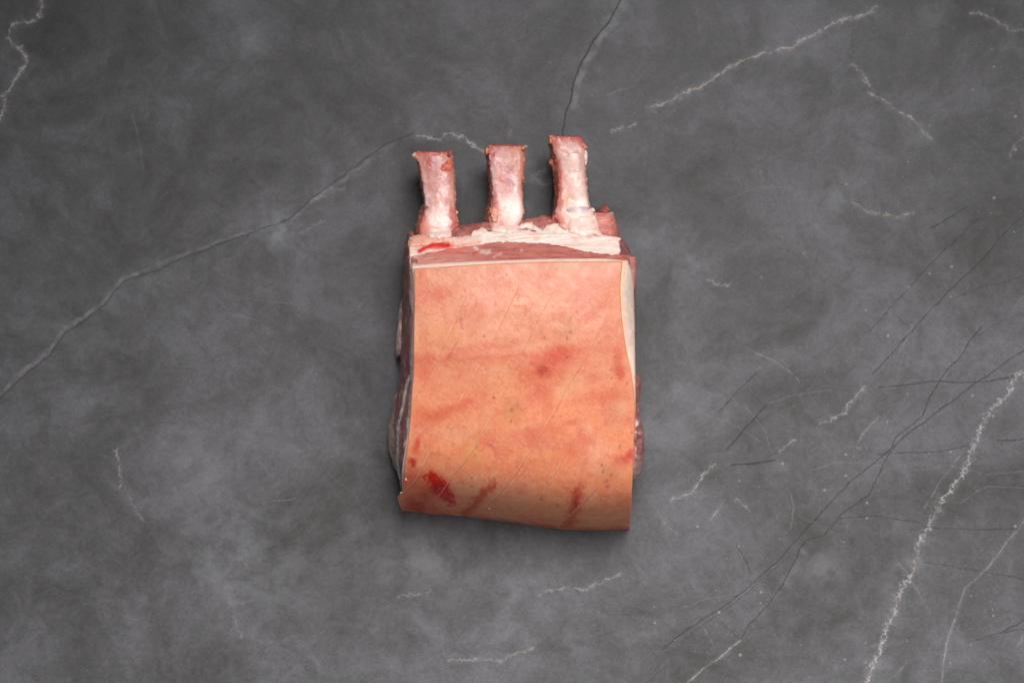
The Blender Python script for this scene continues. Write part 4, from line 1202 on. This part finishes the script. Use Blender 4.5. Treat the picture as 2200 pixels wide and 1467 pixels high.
def col_bone(k, rows):
    R = np.array(rows, float)

    def f(px, py, z, z0):
        xt = np.interp(py, R[:, 0], R[:, 2])
        xr = np.interp(py, R[:, 0], R[:, 3])
        P = Paint(px, py, z, (216, 158, 150), 120 + k, 6, 12)
        P.noise((226, 184, 174), 10, -0.3, 0.7, 0.6, 1, sy=40)
        P.noise((196, 108, 104), 12, 0.0, 0.6, 0.6, 2, sy=34)
        P.noise((192, 108, 96), 5, 0.1, 0.6, 0.4, 4, sy=26)
        P.noise((240, 216, 202), 4, 0.15, 0.6, 0.4, 5, sy=22)
        # left flank: torn meat
        fl = 1 - sstep(-2.5, 1.5, P.wx - xt)
        P.mix((182, 98, 82), 0.9 * fl)
        P.mix((214, 156, 132), 0.7 * fl * sstep(0.05, 0.4, fbm(px / 8, py / 7, z / 2, 3, 33 + k)))
        P.mix((128, 56, 50), 0.6 * fl * sstep(0.15, 0.5, fbm(px / 7, py / 12, z / 2, 3, 43 + k)))
        y0 = R[0, 0]
        if k == 0:
            P.ln((236, 212, 206), [(908, 370), (915, 410), (917, 440)], 4, .7)
            P.el((190, 66, 66), 922, 346, 14, 20, .7, .95)
            P.el((200, 100, 100), 938, 384, 10, 26, .4, .95)
            P.el((206, 170, 190), 938, 348, 14, 14, .45, .95)
            P.el((206, 112, 88), 957, 362, 15, 18, .9, .7, 20)
            P.el((212, 100, 80), 966, 352, 8, 14, .7, .8)
            P.el((206, 132, 130), 930, 404, 14, 12, .65, .9)
            P.el((210, 150, 152), 950, 416, 12, 10, .5, .9)
            P.mix((222, 166, 140), 0.55 * sstep(-12, -4, P.wx - xr) * sstep(340, 380, py) * (1 - sstep(430, 450, py)))
            P.el((246, 222, 212), 941, 474, 29, 33, .9, .6)
            P.el((188, 104, 94), 974, 466, 11, 24, .85, .5, -18)
            P.el((184, 92, 84), 976, 486, 12, 14, .85, .5)
            P.el((222, 132, 108), 910, 484, 12, 26, .85, .7, 10)
            P.el((236, 140, 112), 935, 489, 18, 5, .55, .9)
        if k == 1:
            P.ln((232, 196, 196), [(1056, 330), (1061, 390), (1066, 430)], 5, .8)
            P.ln((190, 100, 96), [(1064, 400), (1064, 440)], 3, .6)
            P.el((190, 50, 52), 1062, 334, 6, 13, .8, .8)
            P.el((196, 90, 84), 1082, 375, 8, 40, .5, .95, -6)
            P.el((192, 84, 72), 1054, 400, 5, 50, .5, .95, -6)
            P.el((198, 166, 186), 1063, 322, 12, 8, .5, .9)
            P.el((210, 134, 124), 1076, 385, 9, 30, .7, .9, -5)
            P.el((204, 152, 164), 1096, 385, 12, 28, .6, .9, -10)
            P.mix((216, 152, 124), 0.85 * sstep(-2, 12, P.wx - np.interp(py, [312, 340, 400, 440], [1085, 1092, 1110, 1122])) * (1 - sstep(425, 445, py)))
            P.el((246, 222, 212), 1100, 450, 27, 38, .9, .6, -8)
            P.el((224, 170, 164), 1086, 442, 7, 5, .7, .8)
            P.el((226, 146, 122), 1066, 465, 9, 24, .85, .6)
            P.el((244, 216, 204), 1092, 492, 20, 8, .8, .6)
        if k == 2:
            P.mix((240, 210, 196), 0.75 * sstep(-2, 14, P.wx - xt) * sstep(300, 330, py))
            P.el((200, 96, 84), 1228, 300, 26, 8, .6, .95)
            P.el((206, 120, 112), 1230, 390, 10, 46, .35, .95)
            P.ln((206, 112, 102), [(1202, 345), (1204, 400), (1206, 450)], 3.5, .8)
            P.ln((222, 150, 138), [(1214, 380), (1220, 410), (1223, 428)], 5, .5, .9)
            P.el((238, 168, 128), 1216, 432, 7, 16, .8, .8)
            P.el((214, 176, 178), 1239, 410, 3, 4, .6, .8)
            P.el((246, 230, 222), 1252, 436, 18, 14, .8, .6)
            P.ln((166, 130, 136), [(1222, 452), (1245, 448), (1275, 449)], 2.8, .8, .7)
            P.el((206, 180, 188), 1250, 453, 24, 5, .7, .7)
            P.el((222, 130, 104), 1205, 470, 8, 22, .7, .8, -15)
            P.el((214, 104, 84), 1250, 303, 10, 14, .6, .9)
            P.noise((206, 100, 84), 10, 0.0, 0.4, 0.0, 9)
            P.el((222, 120, 96), 1190, 305, 12, 16, .7, .8)
        # sawn end: red marrow
        P.mix((200, 74, 68), 0.75 * (1 - sstep(y0 - 2, y0 + 16, P.wy)))
        P.mix((150, 8, 14), 0.95 * (1 - sstep(y0 - 4, y0 + 1.5, P.wy)))
        P.mix((226, 150, 112), 0.7 * (1 - sstep(y0 + 4, y0 + 16, P.wy)) * (1 - sstep(0, 8, P.wx - xt)))
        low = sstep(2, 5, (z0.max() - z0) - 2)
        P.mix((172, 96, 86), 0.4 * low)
        return P.c
    return f


for k, B in enumerate(BONES):
    lev = []
    R = np.array(B['rows'], float)
    y0, y1 = R[0, 0], R[-1, 0]
    for v, xo, xt, xr in B['rows']:
        t = (v - y0) / (y1 - y0)
        zt = 33.5 + 8.5 * t ** 0.9
        th = 12.5 + 4.0 * t
        # sawn end leans back under the top face
        lean = lambda q: 2.0 - 3.0 * (q / th) * max(0, 1 - t * 6)
        kn = [(xt, 0.4), (xt * 0.5 + xr * 0.5, -0.7 if k != 1 else 0.0), (xr - 7, 0.5), (xr, 4.0), (xr - 1, th * 0.7), (xr - 9, th), (xt * .5 + xr * .5, th + 0.6),
              (xo + 5, th), (xo, th * 0.72), (xo + (xt - xo) * 0.45, 3.6)]
        lev.append(np.array([(x, v + lean(max(q, 0)), zt - q) for x, q in kn]))
    sd = B['seed']

    def dispf(px, py, z, R=R, sd=sd):
        xt = np.interp(py, R[:, 0], R[:, 2])
        xr = np.interp(py, R[:, 0], R[:, 3])
        rag_ = (1 - sstep(-4, 4, px - xt)) + sstep(-6, 0, px - xr) + (1 - sstep(0, 14, py - R[0, 0])) * 0.7
        return 0.75 * np.clip(rag_, 0, 1) * (np.abs(fbm(px / 10, py / 13, z / 3, 4, sd + 3)) * 1.8 - 0.6)
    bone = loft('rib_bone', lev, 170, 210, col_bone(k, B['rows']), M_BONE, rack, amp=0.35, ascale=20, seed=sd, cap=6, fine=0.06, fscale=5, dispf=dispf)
    scr = [
        [(890, 334, 32.5, 5, 6, 2.2, 0, (220, 164, 144), (204, 110, 96)), (966, 330, 34, 4, 7, 2, 20, (224, 170, 140), (190, 90, 80)), (981, 457, 36, 4, 4, 2, 0, (230, 180, 160), None),
         (957, 362, 34.9, 13, 15, 1.6, 30, (206, 98, 74), (222, 138, 110)), (980, 484, 36, 7, 11, 3.5, 0, (184, 92, 84), (206, 130, 118))],
        [(1126, 317, 32.5, 7, 4, 1.8, -30, (228, 176, 156), (214, 140, 120)), (1046, 325, 32, 5, 8, 3, 10, (216, 140, 112), None), (1124, 348, 32, 4, 10, 2.5, 0, (220, 160, 134), (200, 120, 100)), (1123, 384, 33, 4, 9, 2.5, 0, (206, 120, 98), None),
         (1062, 462, 41, 8, 17, 1.8, -6, (230, 152, 128), (240, 190, 170))],
        [(1255, 315, 33, 8, 4, 1.8, 40, (240, 190, 160), (224, 140, 116)), (1183, 300, 31.5, 5, 9, 2.6, 0, (204, 112, 96), (226, 160, 140)), (1184, 350, 31, 5, 8, 3, 0, (190, 110, 96), None), (1258, 340, 33, 4, 14, 1.5, 0, (240, 212, 196), None), (1272, 452, 37, 6, 5, 2, 20, (244, 224, 214), None)],
    ][k]
    for q, (x, y, z, rx, ry, rz, an, c1, c2) in enumerate(scr):
        blob('meat_scrap', x, y, z, rx, ry, rz, an, c1, M_BONE, bone, seed=sd + q * 7, amp=0.5, rgb2=c2)
